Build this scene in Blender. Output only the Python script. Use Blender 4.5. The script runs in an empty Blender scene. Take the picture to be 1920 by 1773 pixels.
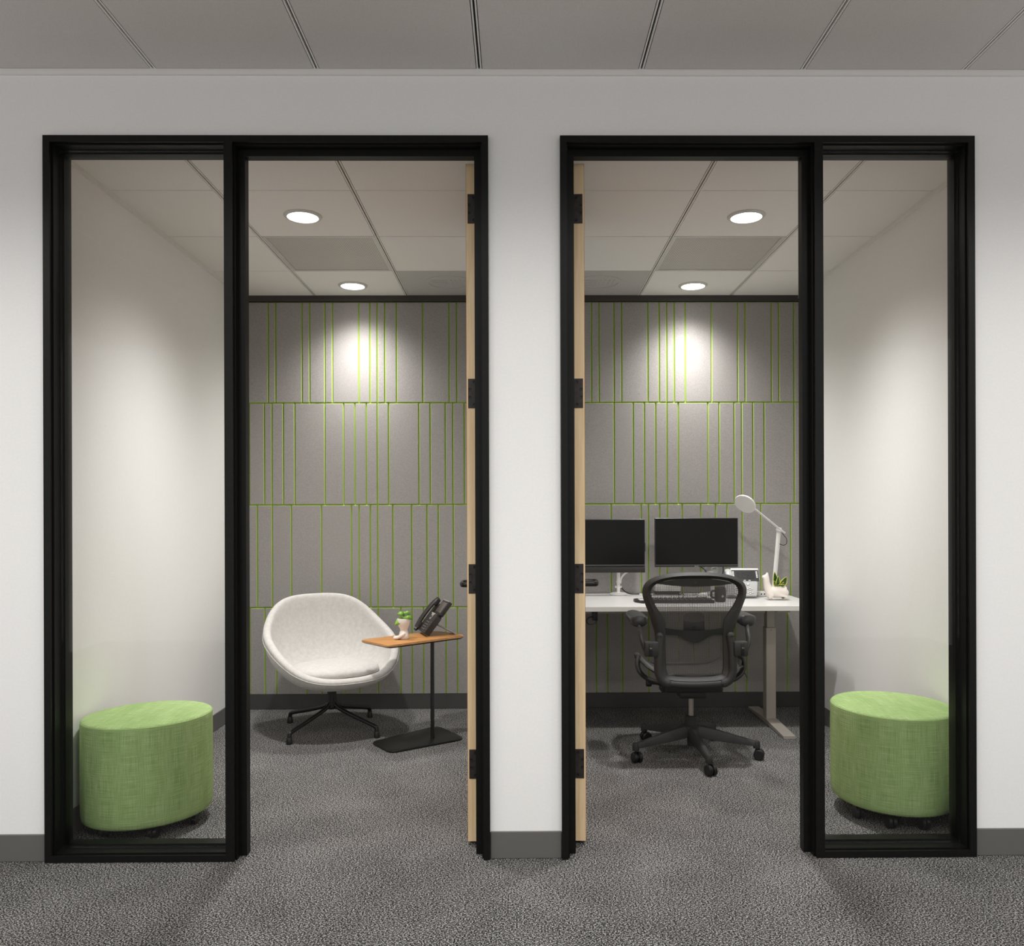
import bpy, bmesh, math, random
from mathutils import Vector, Matrix
C = bpy.context.scene.collection
S = bpy.context.scene
R = math.radians
PI = math.pi

# ------------------------------------------------------------------ camera, world, lights, exposure
cam_d = bpy.data.cameras.new('camera')
cam_d.sensor_width = 36
cam_d.lens = 1532.36 / 1920 * 36
cam_d.shift_x = -(983.865 - 960) / 1920
cam_d.shift_y = (959.078 - 886.5) / 1920
cam_d.clip_start = 0.05
cam = bpy.data.objects.new('camera', cam_d)
C.objects.link(cam)
cam.matrix_world = (Matrix.Translation((0, -3.08525, 1.30622)) @ Matrix.Rotation(-0.0083258, 4, 'Z')
                    @ Matrix.Rotation(R(90), 4, 'X') @ Matrix.Rotation(-0.00302525, 4, 'Z'))
S.camera = cam
S.view_settings.view_transform = 'Standard'
S.view_settings.look = 'None'
S.view_settings.exposure = 0.27
S.view_settings.gamma = 1.0
S.view_settings.use_curve_mapping = False

w = bpy.data.worlds.new('open_office')
S.world = w
w.use_nodes = True
w.node_tree.nodes['Background'].inputs[0].default_value = (1.0, 0.99, 0.975, 1)
w.node_tree.nodes['Background'].inputs[1].default_value = 0.68

CORRIDOR_W = 36
ROOM_SPOT_W = 128
ROOM_LENS = 6.0
LIGHT_COL = (1.0, 0.988, 0.968)


def spot(name, loc, watt, angle, blend, size, parent=None, power=0):
    d = bpy.data.lights.new(name, 'SPOT')
    d.energy = watt
    d.color = LIGHT_COL
    d.spot_size = R(angle)
    d.spot_blend = blend
    d.shadow_soft_size = size
    if power:                                   # photometric curve of the luminaire: intensity falls as cos^power off the axis
        d.use_nodes = True
        nt = d.node_tree
        em = nt.nodes['Emission']
        tc = nt.nodes.new('ShaderNodeTexCoord')
        sp = nt.nodes.new('ShaderNodeSeparateXYZ')
        ab = nt.nodes.new('ShaderNodeMath'); ab.operation = 'ABSOLUTE'
        pw = nt.nodes.new('ShaderNodeMath'); pw.operation = 'POWER'
        pw.inputs[1].default_value = power
        nt.links.new(tc.outputs['Normal'], sp.inputs[0])
        nt.links.new(sp.outputs[2], ab.inputs[0])
        nt.links.new(ab.outputs[0], pw.inputs[0])
        nt.links.new(pw.outputs[0], em.inputs['Strength'])
    o = bpy.data.objects.new(name, d)
    C.objects.link(o)
    o.location = loc
    o.parent = parent
    return o


for cx in (-3.9, -2.62, -1.31, -0.44, 0.44, 1.31, 2.62, 3.9):       # recessed downlights of the open office
    spot('corridor_downlight_lamp', (cx, -1.35, 2.93), CORRIDOR_W * (0.6 if abs(cx) < 2 else 1.0), 156, 0.5, 0.09)
for cx in (-1.83, -0.61, 0.61, 1.83):
    spot('corridor_downlight_lamp', (cx, -3.2, 2.93), CORRIDOR_W * 1.7, 156, 0.5, 0.09)


# ------------------------------------------------------------------ materials
def lin(c):
    def f(v):
        v /= 255
        return v / 12.92 if v <= 0.04045 else ((v + 0.055) / 1.055) ** 2.4
    return tuple(f(v) for v in c) + (1,)


def mat(name, col, rough=0.6, metal=0.0, spec=0.5, emit=None):
    m = bpy.data.materials.new(name)
    m.use_nodes = True
    b = m.node_tree.nodes['Principled BSDF']
    b.inputs['Base Color'].default_value = col if len(col) == 4 else tuple(col) + (1,)
    b.inputs['Roughness'].default_value = rough
    b.inputs['Metallic'].default_value = metal
    b.inputs['Specular IOR Level'].default_value = spec
    if emit:
        b.inputs['Emission Color'].default_value = emit[0] + (1,)
        b.inputs['Emission Strength'].default_value = emit[1]
    return m


def N(m, t, **k):
    n = m.node_tree.nodes.new(t)
    for a, v in k.items():
        if a.startswith('i_'):
            key = a[2:]
            n.inputs[int(key) if key.isdigit() else key.replace('_', ' ')].default_value = v
        else:
            setattr(n, a, v)
    return n


def L(m, a, b):
    m.node_tree.links.new(a, b)


def coords(m, kind='Object', scale=(1, 1, 1), rot=(0, 0, 0)):
    tc = N(m, 'ShaderNodeTexCoord')
    mp = N(m, 'ShaderNodeMapping')
    mp.inputs['Scale'].default_value = scale
    mp.inputs['Rotation'].default_value = rot
    L(m, tc.outputs[kind], mp.inputs['Vector'])
    return mp.outputs['Vector']


def ramp(m, fac, stops):
    r = N(m, 'ShaderNodeValToRGB')
    while len(r.color_ramp.elements) < len(stops):
        r.color_ramp.elements.new(0.5)
    for e, (p, c) in zip(r.color_ramp.elements, stops):
        e.position = p
        e.color = c if len(c) == 4 else tuple(c) + (1,)
    L(m, fac, r.inputs['Fac'])
    return r.outputs['Color']


def bsdf(m):
    return m.node_tree.nodes['Principled BSDF']


def bump(m, h, strength, dist=0.002):
    b = N(m, 'ShaderNodeBump')
    b.inputs['Strength'].default_value = strength
    b.inputs['Distance'].default_value = dist
    L(m, h, b.inputs['Height'])
    L(m, b.outputs['Normal'], bsdf(m).inputs['Normal'])


def noise_mat(name, c0, c1, scale, rough=0.8, lo=0.35, hi=0.65, bmp=0.0, detail=3, stretch=(1, 1, 1), metal=0.0, spec=0.4, kind='Object'):
    m = mat(name, c0, rough, metal, spec)
    v = coords(m, kind, stretch)
    n = N(m, 'ShaderNodeTexNoise')
    n.inputs['Scale'].default_value = scale
    n.inputs['Detail'].default_value = detail
    L(m, v, n.inputs['Vector'])
    L(m, ramp(m, n.outputs['Fac'], [(lo, c0), (hi, c1)]), bsdf(m).inputs['Base Color'])
    if bmp:
        bump(m, n.outputs['Fac'], bmp)
    return m


def g(v):
    return (v, v, v, 1)


M = {}
M['wall'] = noise_mat('painted_wall', (0.85, 0.842, 0.828, 1), (0.875, 0.867, 0.852, 1), 120, 0.75, bmp=0.05, spec=0.25)
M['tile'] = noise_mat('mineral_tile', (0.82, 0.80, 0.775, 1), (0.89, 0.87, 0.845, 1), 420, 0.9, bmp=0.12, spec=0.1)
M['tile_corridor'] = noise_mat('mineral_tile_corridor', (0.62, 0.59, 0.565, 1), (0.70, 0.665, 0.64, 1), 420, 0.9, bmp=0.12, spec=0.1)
M['grid'] = mat('grid_white', (0.82, 0.80, 0.775), 0.5)
M['slot'] = mat('slot_dark', (0.03, 0.028, 0.026), 0.9)
M['plenum'] = mat('plenum_dark', (0.05, 0.047, 0.045), 0.9)
M['black'] = noise_mat('black_anodised', (0.0045, 0.0045, 0.0042, 1), (0.0065, 0.0062, 0.006, 1), 60, 0.42, spec=0.2)
M['felt'] = noise_mat('grey_felt', (0.255, 0.240, 0.230, 1), (0.41, 0.388, 0.372, 1), 260, 0.95, 0.3, 0.7, bmp=0.25, detail=5, stretch=(1, 1, 1.8), spec=0.1)
M['green'] = mat('green_groove', (0.42, 0.53, 0.165), 0.9, spec=0.1)
M['base'] = mat('grey_rubber_base', (0.125, 0.12, 0.115), 0.6, spec=0.3)
M['base_shaded'] = mat('grey_rubber_base_shaded', (0.07, 0.066, 0.063), 0.6, spec=0.3)  # same grey rubber base, with the shade at the back walls put into its colour
M['brown_trim'] = mat('dark_brown_trim', (0.045, 0.038, 0.034), 0.6)


def carpet():
    m = mat('loop_carpet', g(0.1), 0.95, spec=0.05)
    v = coords(m, 'Object', (1, 1, 1))
    n1 = N(m, 'ShaderNodeTexNoise'); n1.inputs['Scale'].default_value = 205; n1.inputs['Detail'].default_value = 2.5
    n1.inputs['Roughness'].default_value = 0.62
    v2 = coords(m, 'Object', (140, 420, 1), (0, 0, R(-38)))
    n2 = N(m, 'ShaderNodeTexNoise'); n2.inputs['Scale'].default_value = 1.0; n2.inputs['Detail'].default_value = 2
    n3 = N(m, 'ShaderNodeTexNoise'); n3.inputs['Scale'].default_value = 3.0
    L(m, v, n1.inputs['Vector']); L(m, v2, n2.inputs['Vector']); L(m, v, n3.inputs['Vector'])
    a = N(m, 'ShaderNodeMath', operation='MULTIPLY_ADD'); a.inputs[1].default_value = 0.62
    L(m, n1.outputs['Fac'], a.inputs[0])
    b = N(m, 'ShaderNodeMath', operation='MULTIPLY'); b.inputs[1].default_value = 0.38
    L(m, n2.outputs['Fac'], b.inputs[0]); L(m, b.outputs[0], a.inputs[2])
    c = N(m, 'ShaderNodeMath', operation='MULTIPLY_ADD'); c.inputs[1].default_value = 0.05
    L(m, n3.outputs['Fac'], c.inputs[0]); L(m, a.outputs[0], c.inputs[2])
    col = ramp(m, c.outputs[0], [(0.42, (0.006, 0.0057, 0.0054, 1)), (0.495, (0.028, 0.0268, 0.0256, 1)), (0.545, (0.102, 0.098, 0.095, 1)), (0.60, (0.47, 0.457, 0.445, 1))])
    L(m, col, bsdf(m).inputs['Base Color'])
    bump(m, a.outputs[0], 0.9, 0.004)
    return m


M['carpet'] = carpet()


def wood(name, dark, light, axis='z', scale=9, rough=0.45):
    m = mat(name, light, rough, spec=0.4)
    st = {'z': (14, 14, 0.9), 'x': (0.9, 14, 14), 'y': (14, 0.9, 14)}[axis]
    v = coords(m, 'Object', st)
    n = N(m, 'ShaderNodeTexNoise'); n.inputs['Scale'].default_value = scale; n.inputs['Detail'].default_value = 6
    n.inputs['Distortion'].default_value = 0.6
    L(m, v, n.inputs['Vector'])
    L(m, ramp(m, n.outputs['Fac'], [(0.3, dark), (0.7, light)]), bsdf(m).inputs['Base Color'])
    bump(m, n.outputs['Fac'], 0.05)
    return m


M['maple'] = wood('maple_edge', (0.78, 0.56, 0.31, 1), (0.90, 0.69, 0.43, 1), 'z', 5)
M['veneer'] = wood('door_veneer', (0.36, 0.17, 0.07, 1), (0.50, 0.26, 0.12, 1), 'z', 6)
M['oak'] = wood('warm_oak_top', (0.36, 0.155, 0.045, 1), (0.56, 0.275, 0.095, 1), 'x', 3.2, 0.35)
M['oak_edge'] = wood('oak_edge', (0.42, 0.22, 0.09, 1), (0.58, 0.34, 0.16, 1), 'x', 4)
M['hinge'] = noise_mat('bronze_hinge', (0.030, 0.024, 0.022, 1), (0.045, 0.036, 0.034, 1), 60, 0.45, metal=0.3)
M['screw'] = mat('hinge_screw', (0.010, 0.009, 0.009), 0.5, 0.3)
M['handle'] = mat('dark_handle', (0.03, 0.03, 0.03), 0.3, 0.6)
M['lens'] = mat('light_lens', (1, 1, 1), 0.5, emit=((1.0, 0.975, 0.94), ROOM_LENS))
M['light_trim'] = mat('light_trim', (0.62, 0.61, 0.58), 0.4)
M['white_plastic'] = mat('white_plastic', (0.78, 0.77, 0.745), 0.35)
M['white_metal'] = mat('white_metal', (0.76, 0.75, 0.725), 0.3)
M['silver_plastic'] = mat('silver_plastic', (0.46, 0.46, 0.455), 0.4)
M['grey_key'] = mat('grey_key', (0.14, 0.14, 0.14), 0.5)
M['white_top'] = mat('white_laminate', (0.585, 0.575, 0.56), 0.35, spec=0.4)
M['white_edge'] = mat('white_edge_band', (0.60, 0.58, 0.55), 0.45)
M['taupe'] = mat('taupe_metal', (0.36, 0.325, 0.285), 0.45, 0.1)
M['screen'] = mat('black_screen', (0.0042, 0.0040, 0.0038), 0.28, spec=0.25)
M['bezel'] = mat('black_bezel', (0.018, 0.017, 0.017), 0.4)
M['bezel_grey'] = mat('grey_bezel_strip', (0.16, 0.155, 0.15), 0.35, 0.3)
M['soundbar'] = noise_mat('speaker_cloth', (0.022, 0.020, 0.019, 1), (0.034, 0.031, 0.030, 1), 500, 0.8)
M['mark_grey'] = mat('grey_print', (0.42, 0.42, 0.42), 0.5)
M['graphite'] = noise_mat('graphite_plastic', (0.023, 0.022, 0.0212, 1), (0.031, 0.0298, 0.0285, 1), 300, 0.58, bmp=0.03)
M['graphite_dark'] = mat('dark_graphite', (0.012, 0.0115, 0.011), 0.5)
M['armpad'] = mat('soft_arm_pad', (0.030, 0.029, 0.029), 0.38)
M['rubber'] = mat('black_rubber', (0.006, 0.006, 0.006), 0.45)
M['chrome'] = mat('brushed_steel', (0.42, 0.40, 0.37), 0.32, 0.9)
M['black_steel'] = mat('black_steel', (0.0075, 0.007, 0.007), 0.38)
M['phone'] = noise_mat('charcoal_phone', (0.022, 0.019, 0.018, 1), (0.030, 0.026, 0.025, 1), 300, 0.38)
M['phone_key'] = mat('phone_key', (0.05, 0.046, 0.044), 0.4)
M['phone_grey'] = mat('phone_grey', (0.30, 0.285, 0.275), 0.4)
M['lcd'] = mat('phone_lcd', (0.10, 0.085, 0.075), 0.12, spec=0.8)
M['lcd_dark'] = noise_mat('dark_lcd', (0.018, 0.017, 0.017, 1), (0.035, 0.034, 0.034, 1), 120, 0.3)
M['ceramic'] = mat('cream_ceramic', (0.80, 0.735, 0.67), 0.3, spec=0.5)
M['soil'] = noise_mat('potting_soil', (0.02, 0.013, 0.008, 1), (0.06, 0.042, 0.028, 1), 200, 0.95, bmp=0.6)
M['leaf'] = noise_mat('jade_leaf', (0.12, 0.27, 0.03, 1), (0.24, 0.44, 0.06, 1), 30, 0.4, kind='Object')
M['leaf_dark'] = noise_mat('dark_leaf', (0.012, 0.055, 0.010, 1), (0.035, 0.11, 0.018, 1), 60, 0.35)
M['leaf_yellow'] = mat('yellow_leaf_edge', (0.55, 0.52, 0.09), 0.45)
M['leaf_stem'] = mat('green_stem', (0.12, 0.26, 0.04), 0.5)


def boucle():
    m = mat('cream_upholstery', (0.62, 0.59, 0.55, 1), 0.95, spec=0.1)
    v = coords(m, 'Object', (1, 1, 1))
    n = N(m, 'ShaderNodeTexNoise'); n.inputs['Scale'].default_value = 260; n.inputs['Detail'].default_value = 3
    n2 = N(m, 'ShaderNodeTexNoise'); n2.inputs['Scale'].default_value = 45; n2.inputs['Detail'].default_value = 4
    L(m, v, n.inputs['Vector']); L(m, v, n2.inputs['Vector'])
    a = N(m, 'ShaderNodeMath', operation='ADD')
    L(m, n.outputs['Fac'], a.inputs[0]); L(m, n2.outputs['Fac'], a.inputs[1])
    h = N(m, 'ShaderNodeMath', operation='MULTIPLY'); h.inputs[1].default_value = 0.5
    L(m, a.outputs[0], h.inputs[0])
    L(m, ramp(m, h.outputs[0], [(0.32, (0.49, 0.475, 0.45, 1)), (0.68, (0.62, 0.60, 0.575, 1))]), bsdf(m).inputs['Base Color'])
    bump(m, n.outputs['Fac'], 0.25)
    bsdf(m).inputs['Sheen Weight'].default_value = 0.15
    return m


M['boucle'] = boucle()


def weave(name, c0, c1, c2):
    m = mat(name, c1, 0.9, spec=0.12)
    va = coords(m, 'UV', (420, 11, 1))
    vb = coords(m, 'UV', (11, 420, 1))
    vc = coords(m, 'UV', (16, 3, 1))
    n1 = N(m, 'ShaderNodeTexNoise'); n1.inputs['Scale'].default_value = 1; n1.inputs['Detail'].default_value = 2
    n2 = N(m, 'ShaderNodeTexNoise'); n2.inputs['Scale'].default_value = 1; n2.inputs['Detail'].default_value = 2
    n3 = N(m, 'ShaderNodeTexNoise'); n3.inputs['Scale'].default_value = 1
    L(m, va, n1.inputs['Vector']); L(m, vb, n2.inputs['Vector']); L(m, vc, n3.inputs['Vector'])
    a = N(m, 'ShaderNodeMath', operation='ADD')
    L(m, n1.outputs['Fac'], a.inputs[0]); L(m, n2.outputs['Fac'], a.inputs[1])
    b = N(m, 'ShaderNodeMath', operation='MULTIPLY_ADD'); b.inputs[1].default_value = 0.5
    L(m, n3.outputs['Fac'], b.inputs[0]); L(m, a.outputs[0], b.inputs[2])
    h = N(m, 'ShaderNodeMath', operation='MULTIPLY'); h.inputs[1].default_value = 0.4
    L(m, b.outputs[0], h.inputs[0])
    L(m, ramp(m, h.outputs[0], [(0.36, c0), (0.5, c1), (0.64, c2)]), bsdf(m).inputs['Base Color'])
    bump(m, a.outputs[0], 0.35)
    return m


M['ottoman'] = weave('green_weave', (0.220, 0.335, 0.120, 1), (0.320, 0.450, 0.180, 1), (0.46, 0.585, 0.285, 1))


def glass():
    m = bpy.data.materials.new('clear_glass')
    m.use_nodes = True
    nt = m.node_tree
    nt.nodes.remove(nt.nodes['Principled BSDF'])
    out = nt.nodes['Material Output']
    t = N(m, 'ShaderNodeBsdfTransparent'); t.inputs[0].default_value = (0.985, 0.99, 0.985, 1)
    gl = N(m, 'ShaderNodeBsdfGlossy'); gl.inputs['Roughness'].default_value = 0.01
    fr = N(m, 'ShaderNodeFresnel'); fr.inputs[0].default_value = 1.45
    mx = N(m, 'ShaderNodeMixShader')
    sc = N(m, 'ShaderNodeMath', operation='MULTIPLY'); sc.inputs[1].default_value = 0.6
    L(m, fr.outputs[0], sc.inputs[0]); L(m, sc.outputs[0], mx.inputs[0])
    L(m, t.outputs[0], mx.inputs[1]); L(m, gl.outputs[0], mx.inputs[2]); L(m, mx.outputs[0], out.inputs[0])
    return m


M['glass'] = glass()


def pellicle(name, col, period, cover):
    """see-through woven mesh: strands along z with open gaps"""
    m = mat(name, col, 0.6, spec=0.3)
    nt = m.node_tree
    tc = N(m, 'ShaderNodeTexCoord'); sp = N(m, 'ShaderNodeSeparateXYZ')
    L(m, tc.outputs['UV'], sp.inputs[0])

    def stripe(o, per, cov):
        a = N(m, 'ShaderNodeMath', operation='MULTIPLY'); a.inputs[1].default_value = 1 / per
        L(m, o, a.inputs[0])
        f = N(m, 'ShaderNodeMath', operation='FRACT'); L(m, a.outputs[0], f.inputs[0])
        c = N(m, 'ShaderNodeMath', operation='LESS_THAN'); c.inputs[1].default_value = cov
        L(m, f.outputs[0], c.inputs[0])
        return c.outputs[0]
    s1 = stripe(sp.outputs[0], period, cover)
    s2 = stripe(sp.outputs[1], 0.0035, 0.30)
    mx = N(m, 'ShaderNodeMath', operation='MAXIMUM')
    L(m, s1, mx.inputs[0]); L(m, s2, mx.inputs[1])
    L(m, mx.outputs[0], bsdf(m).inputs['Alpha'])
    return m


M['mesh'] = pellicle('back_pellicle', (0.075, 0.069, 0.065, 1), 0.0056, 0.52)
M['mesh_seat'] = pellicle('seat_pellicle', (0.05, 0.047, 0.045, 1), 0.0056, 0.62)


def perforated(name, base, hole, pitch, thr):
    m = mat(name, base, 0.6)
    v = coords(m, 'Object', (2 * PI / pitch,) * 3, (0, 0, R(45)))
    sp = N(m, 'ShaderNodeSeparateXYZ'); L(m, v, sp.inputs[0])
    sx = N(m, 'ShaderNodeMath', operation='SINE'); L(m, sp.outputs[0], sx.inputs[0])
    sy = N(m, 'ShaderNodeMath', operation='SINE'); L(m, sp.outputs[1], sy.inputs[0])
    p = N(m, 'ShaderNodeMath', operation='MULTIPLY'); L(m, sx.outputs[0], p.inputs[0]); L(m, sy.outputs[0], p.inputs[1])
    L(m, ramp(m, p.outputs[0], [(thr, base), (thr + 0.12, hole)]), bsdf(m).inputs['Base Color'])
    return m


M['perf'] = perforated('perforated_return', (0.66, 0.63, 0.605, 1), (0.13, 0.123, 0.118, 1), 0.013, 0.30)
M['perf_fine'] = perforated('perforated_diffuser', (0.58, 0.56, 0.545, 1), (0.36, 0.345, 0.335, 1), 0.008, 0.35)


# ------------------------------------------------------------------ geometry helpers
class G:
    def __init__(s):
        s.bm = bmesh.new()
        s.uv = None

    def _tag(s, faces, m):
        for f in faces:
            f.material_index = m
        return faces

    def box(s, x0, y0, z0, x1, y1, z1, m=0, bev=0, seg=2):
        b = bmesh.new() if bev else s.bm
        v = [b.verts.new((x, y, z)) for x in (x0, x1) for y in (y0, y1) for z in (z0, z1)]
        fs = [b.faces.new([v[i] for i in q]) for q in ((0, 1, 3, 2), (4, 6, 7, 5), (0, 4, 5, 1), (2, 3, 7, 6), (0, 2, 6, 4), (1, 5, 7, 3))]
        s._tag(fs, m)
        if bev:
            bmesh.ops.bevel(b, geom=list(b.edges), offset=bev, segments=seg, affect='EDGES', profile=0.5)
            s.join(b, m)
        return s

    def join(s, b, m=None, mtx=None):
        vm = {}
        for v in b.verts:
            vm[v] = s.bm.verts.new(mtx @ v.co if mtx else v.co)
        for f in b.faces:
            try:
                nf = s.bm.faces.new([vm[v] for v in f.verts])
                nf.material_index = f.material_index if m is None else m
                nf.smooth = f.smooth
            except ValueError:
                pass
        b.free()
        return s

    def prism(s, poly, a0, a1, axis='z', m=0, bev=0, seg=2, m_side=None):
        """extrude a 2-D polygon along an axis: z -> (x,y), y -> (x,z), x -> (y,z)"""
        b = bmesh.new()
        def P(p, a):
            return {'z': (p[0], p[1], a), 'y': (p[0], a, p[1]), 'x': (a, p[0], p[1])}[axis]
        v0 = [b.verts.new(P(p, a0)) for p in poly]
        v1 = [b.verts.new(P(p, a1)) for p in poly]
        f0 = b.faces.new(v0); f1 = b.faces.new(v1)
        n = len(poly)
        sides = [b.faces.new((v0[i], v0[(i + 1) % n], v1[(i + 1) % n], v1[i])) for i in range(n)]
        for f in (f0, f1):
            f.material_index = m
        for f in sides:
            f.material_index = m if m_side is None else m_side
        if bev:
            es = [e for e in b.edges if any(f in (f0, f1) for f in e.link_faces)]
            bmesh.ops.bevel(b, geom=es, offset=bev, segments=seg, affect='EDGES', profile=0.5)
        bmesh.ops.recalc_face_normals(b, faces=list(b.faces))
        return s.join(b)

    def tube(s, pts, r, n=10, m=0, squash=None, cap=True):
        """tube along points; r scalar or list; squash=(a,b) scales the two cross axes"""
        pts = [Vector(p) for p in pts]
        rr = r if isinstance(r, (list, tuple)) else [r] * len(pts)
        rings = []
        t0 = (pts[1] - pts[0]).normalized()
        up = Vector((0, 0, 1)) if abs(t0.z) < 0.9 else Vector((0, 1, 0))
        side = t0.cross(up).normalized()
        for i, p in enumerate(pts):
            t = (pts[min(i + 1, len(pts) - 1)] - pts[max(i - 1, 0)]).normalized()
            side = (side - t * side.dot(t)).normalized()
            u2 = side.cross(t).normalized()
            a, b = squash if squash else (1, 1)
            rings.append([s.bm.verts.new(p + side * (math.cos(k * 2 * PI / n) * rr[i] * a) + u2 * (math.sin(k * 2 * PI / n) * rr[i] * b)) for k in range(n)])
        fs = []
        for i in range(len(rings) - 1):
            for k in range(n):
                fs.append(s.bm.faces.new((rings[i][k], rings[i][(k + 1) % n], rings[i + 1][(k + 1) % n], rings[i + 1][k])))
        if cap:
            fs.append(s.bm.faces.new(rings[0][::-1])); fs.append(s.bm.faces.new(rings[-1]))
        s._tag(fs, m)
        return s

    def cyl(s, p0, p1, r0, r1=None, n=20, m=0):
        return s.tube([p0, p1], [r0, r0 if r1 is None else r1], n, m)

    def lathe(s, prof, n=32, c=(0, 0, 0), m=0, sx=1, sy=1, rot=0, close=True):
        rings = []
        for r, z in prof:
            ring = []
            for k in range(n):
                a = 2 * PI * k / n
                x, y = r * sx * math.cos(a), r * sy * math.sin(a)
                x, y = x * math.cos(rot) - y * math.sin(rot), x * math.sin(rot) + y * math.cos(rot)
                ring.append(s.bm.verts.new((c[0] + x, c[1] + y, c[2] + z)))
            rings.append(ring)
        fs = []
        for i in range(len(rings) - 1):
            for k in range(n):
                fs.append(s.bm.faces.new((rings[i][k], rings[i][(k + 1) % n], rings[i + 1][(k + 1) % n], rings[i + 1][k])))
        if close:
            fs.append(s.bm.faces.new(rings[0][::-1])); fs.append(s.bm.faces.new(rings[-1]))
        s._tag(fs, m)
        return s

    def ball(s, c, rx, ry=None, rz=None, n=16, m=0):
        ry = rx if ry is None else ry
        rz = rx if rz is None else rz
        k = n // 2
        prof = [(math.sin(PI * i / k), -math.cos(PI * i / k)) for i in range(1, k)]
        b = G()
        b.lathe(prof, n)
        for f in b.bm.faces:
            f.material_index = m
        mt = Matrix.Translation(c) @ Matrix.Diagonal((rx, ry, rz, 1))
        return s.join(b.bm, None, mt)

    def xf(s, mtx):
        bmesh.ops.transform(s.bm, matrix=mtx, verts=list(s.bm.verts))
        return s

    def mesh(s, name, mats, smooth=35):
        bmesh.ops.recalc_face_normals(s.bm, faces=list(s.bm.faces))
        if smooth:
            for f in s.bm.faces:
                f.smooth = True
            for e in s.bm.edges:
                if len(e.link_faces) == 2 and e.calc_face_angle(0) > R(smooth):
                    e.smooth = False
        me = bpy.data.meshes.new(name)
        s.bm.to_mesh(me)
        s.bm.free()
        for m in (mats if isinstance(mats, (list, tuple)) else [mats]):
            me.materials.append(M[m] if isinstance(m, str) else m)
        return me

    def obj(s, name, mats, parent=None, label=None, smooth=35):
        o = bpy.data.objects.new(name, s.mesh(name, mats, smooth))
        C.objects.link(o)
        o.parent = parent
        if label:
            o['label'] = label
        return o


def thing(name, label, cat, loc=(0, 0, 0), rot=0, group=None):
    o = bpy.data.objects.new(name, None)
    o.empty_display_size = 0.1
    C.objects.link(o)
    o.location = loc
    o.rotation_euler = (0, 0, rot)
    o['label'] = label
    o['category'] = cat
    if group:
        o['group'] = group
    return o


def tag(o, label, cat, group=None):
    o['label'] = label
    o['category'] = cat
    if group:
        o['group'] = group
    return o


def struct(o, label=None):
    o['kind'] = 'structure'
    if label:
        o['label'] = label
    return o


def struct_root(name, loc=(0, 0, 0), rot=0):
    o = bpy.data.objects.new(name, None)
    o.empty_display_size = 0.1
    C.objects.link(o)
    o.location = loc
    o.rotation_euler = (0, 0, rot)
    o['kind'] = 'structure'
    return o


def dup(root, loc=None, rot=None, label=None, group=None):
    r = root.copy()
    C.objects.link(r)
    if loc is not None:
        r.location = loc
    if rot is not None:
        r.rotation_euler = (0, 0, rot)
    if label:
        r['label'] = label
    if group:
        r['group'] = group

    def kids(a, b):
        for ch in list(a.children):
            c = ch.copy()
            C.objects.link(c)
            c.parent = b
            kids(ch, c)
    kids(root, r)
    return r


def roundpoly(pts, r, n=5):
    out = []
    k = len(pts)
    rr = r if isinstance(r, (list, tuple)) else [r] * k
    for i in range(k):
        p, a, b = Vector(pts[i]), Vector(pts[i - 1]), Vector(pts[(i + 1) % k])
        u, v = (a - p).normalized(), (b - p).normalized()
        ang = u.angle(v)
        d = min(rr[i] / math.tan(ang / 2), (a - p).length * 0.49, (b - p).length * 0.49)
        s0, s1 = p + u * d, p + v * d
        for j in range(n + 1):
            t = j / n
            q = s0 * (1 - t) ** 2 + p * 2 * t * (1 - t) + s1 * t ** 2
            out.append((q.x, q.y))
    return out


def smooth_path(pts, n=6):
    """Catmull-Rom through points"""
    P = [Vector(p) for p in pts]
    P = [P[0] * 2 - P[1]] + P + [P[-1] * 2 - P[-2]]
    out = []
    for i in range(1, len(P) - 2):
        for j in range(n):
            t = j / n
            a, b, c, d = P[i - 1], P[i], P[i + 1], P[i + 2]
            out.append(0.5 * ((2 * b) + (c - a) * t + (2 * a - 5 * b + 4 * c - d) * t * t + (-a + 3 * b - 3 * c + d) * t ** 3))
    out.append(P[-2])
    return out


# ------------------------------------------------------------------ structure
ZC, ZR = 2.97, 2.741          # corridor and room ceiling heights
XL, XR = -1.82, 1.88          # outer side walls of the two rooms
YB = 2.357                    # plane the felt panels are glued to

struct(G().box(-4.2, -5.2, -0.1, 4.2, 2.45, 0).obj('floor', 'carpet', smooth=0), 'grey speckled loop carpet floor')

# front wall with the two openings (left -1.751..-0.128, right 0.182..1.706)
fw = G()
ZO = 2.6975
fw.box(-4.2, 0, 0, -1.751, 0.10, 3.05)
fw.box(-0.128, 0, 0, 0.182, 0.10, 3.05)
fw.box(1.706, 0, 0, 4.2, 0.10, 3.05)
fw.box(-1.751, 0, ZO, -0.128, 0.10, 3.05)
fw.box(0.182, 0, ZO, 1.706, 0.10, 3.05)
struct(fw.obj('wall_front', 'wall', smooth=0), 'white painted corridor wall around the two glazed door openings')
struct(G().box(XL - 0.1, 0.10, 0, XL, 2.45, 2.80).obj('wall_left', 'wall', smooth=0), 'white side wall of the left room')
struct(G().box(XR, 0.10, 0, XR + 0.1, 2.45, 2.80).obj('wall_right', 'wall', smooth=0), 'white side wall of the right room')
struct(G().box(-0.07, 0.10, 0, 0.12, 2.45, 2.80).obj('wall_middle', 'wall', smooth=0), 'white partition wall between the two rooms')

# ceilings: dark plenum slab, lay-in tiles as pieces, slotted runners, thin cross tees
random.seed(4)


def tile_mesh(x0, y0, x1, y1, z):
    b = G()
    b.box(x0, y0, z, x1, y1, z + 0.016)
    return b


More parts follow.
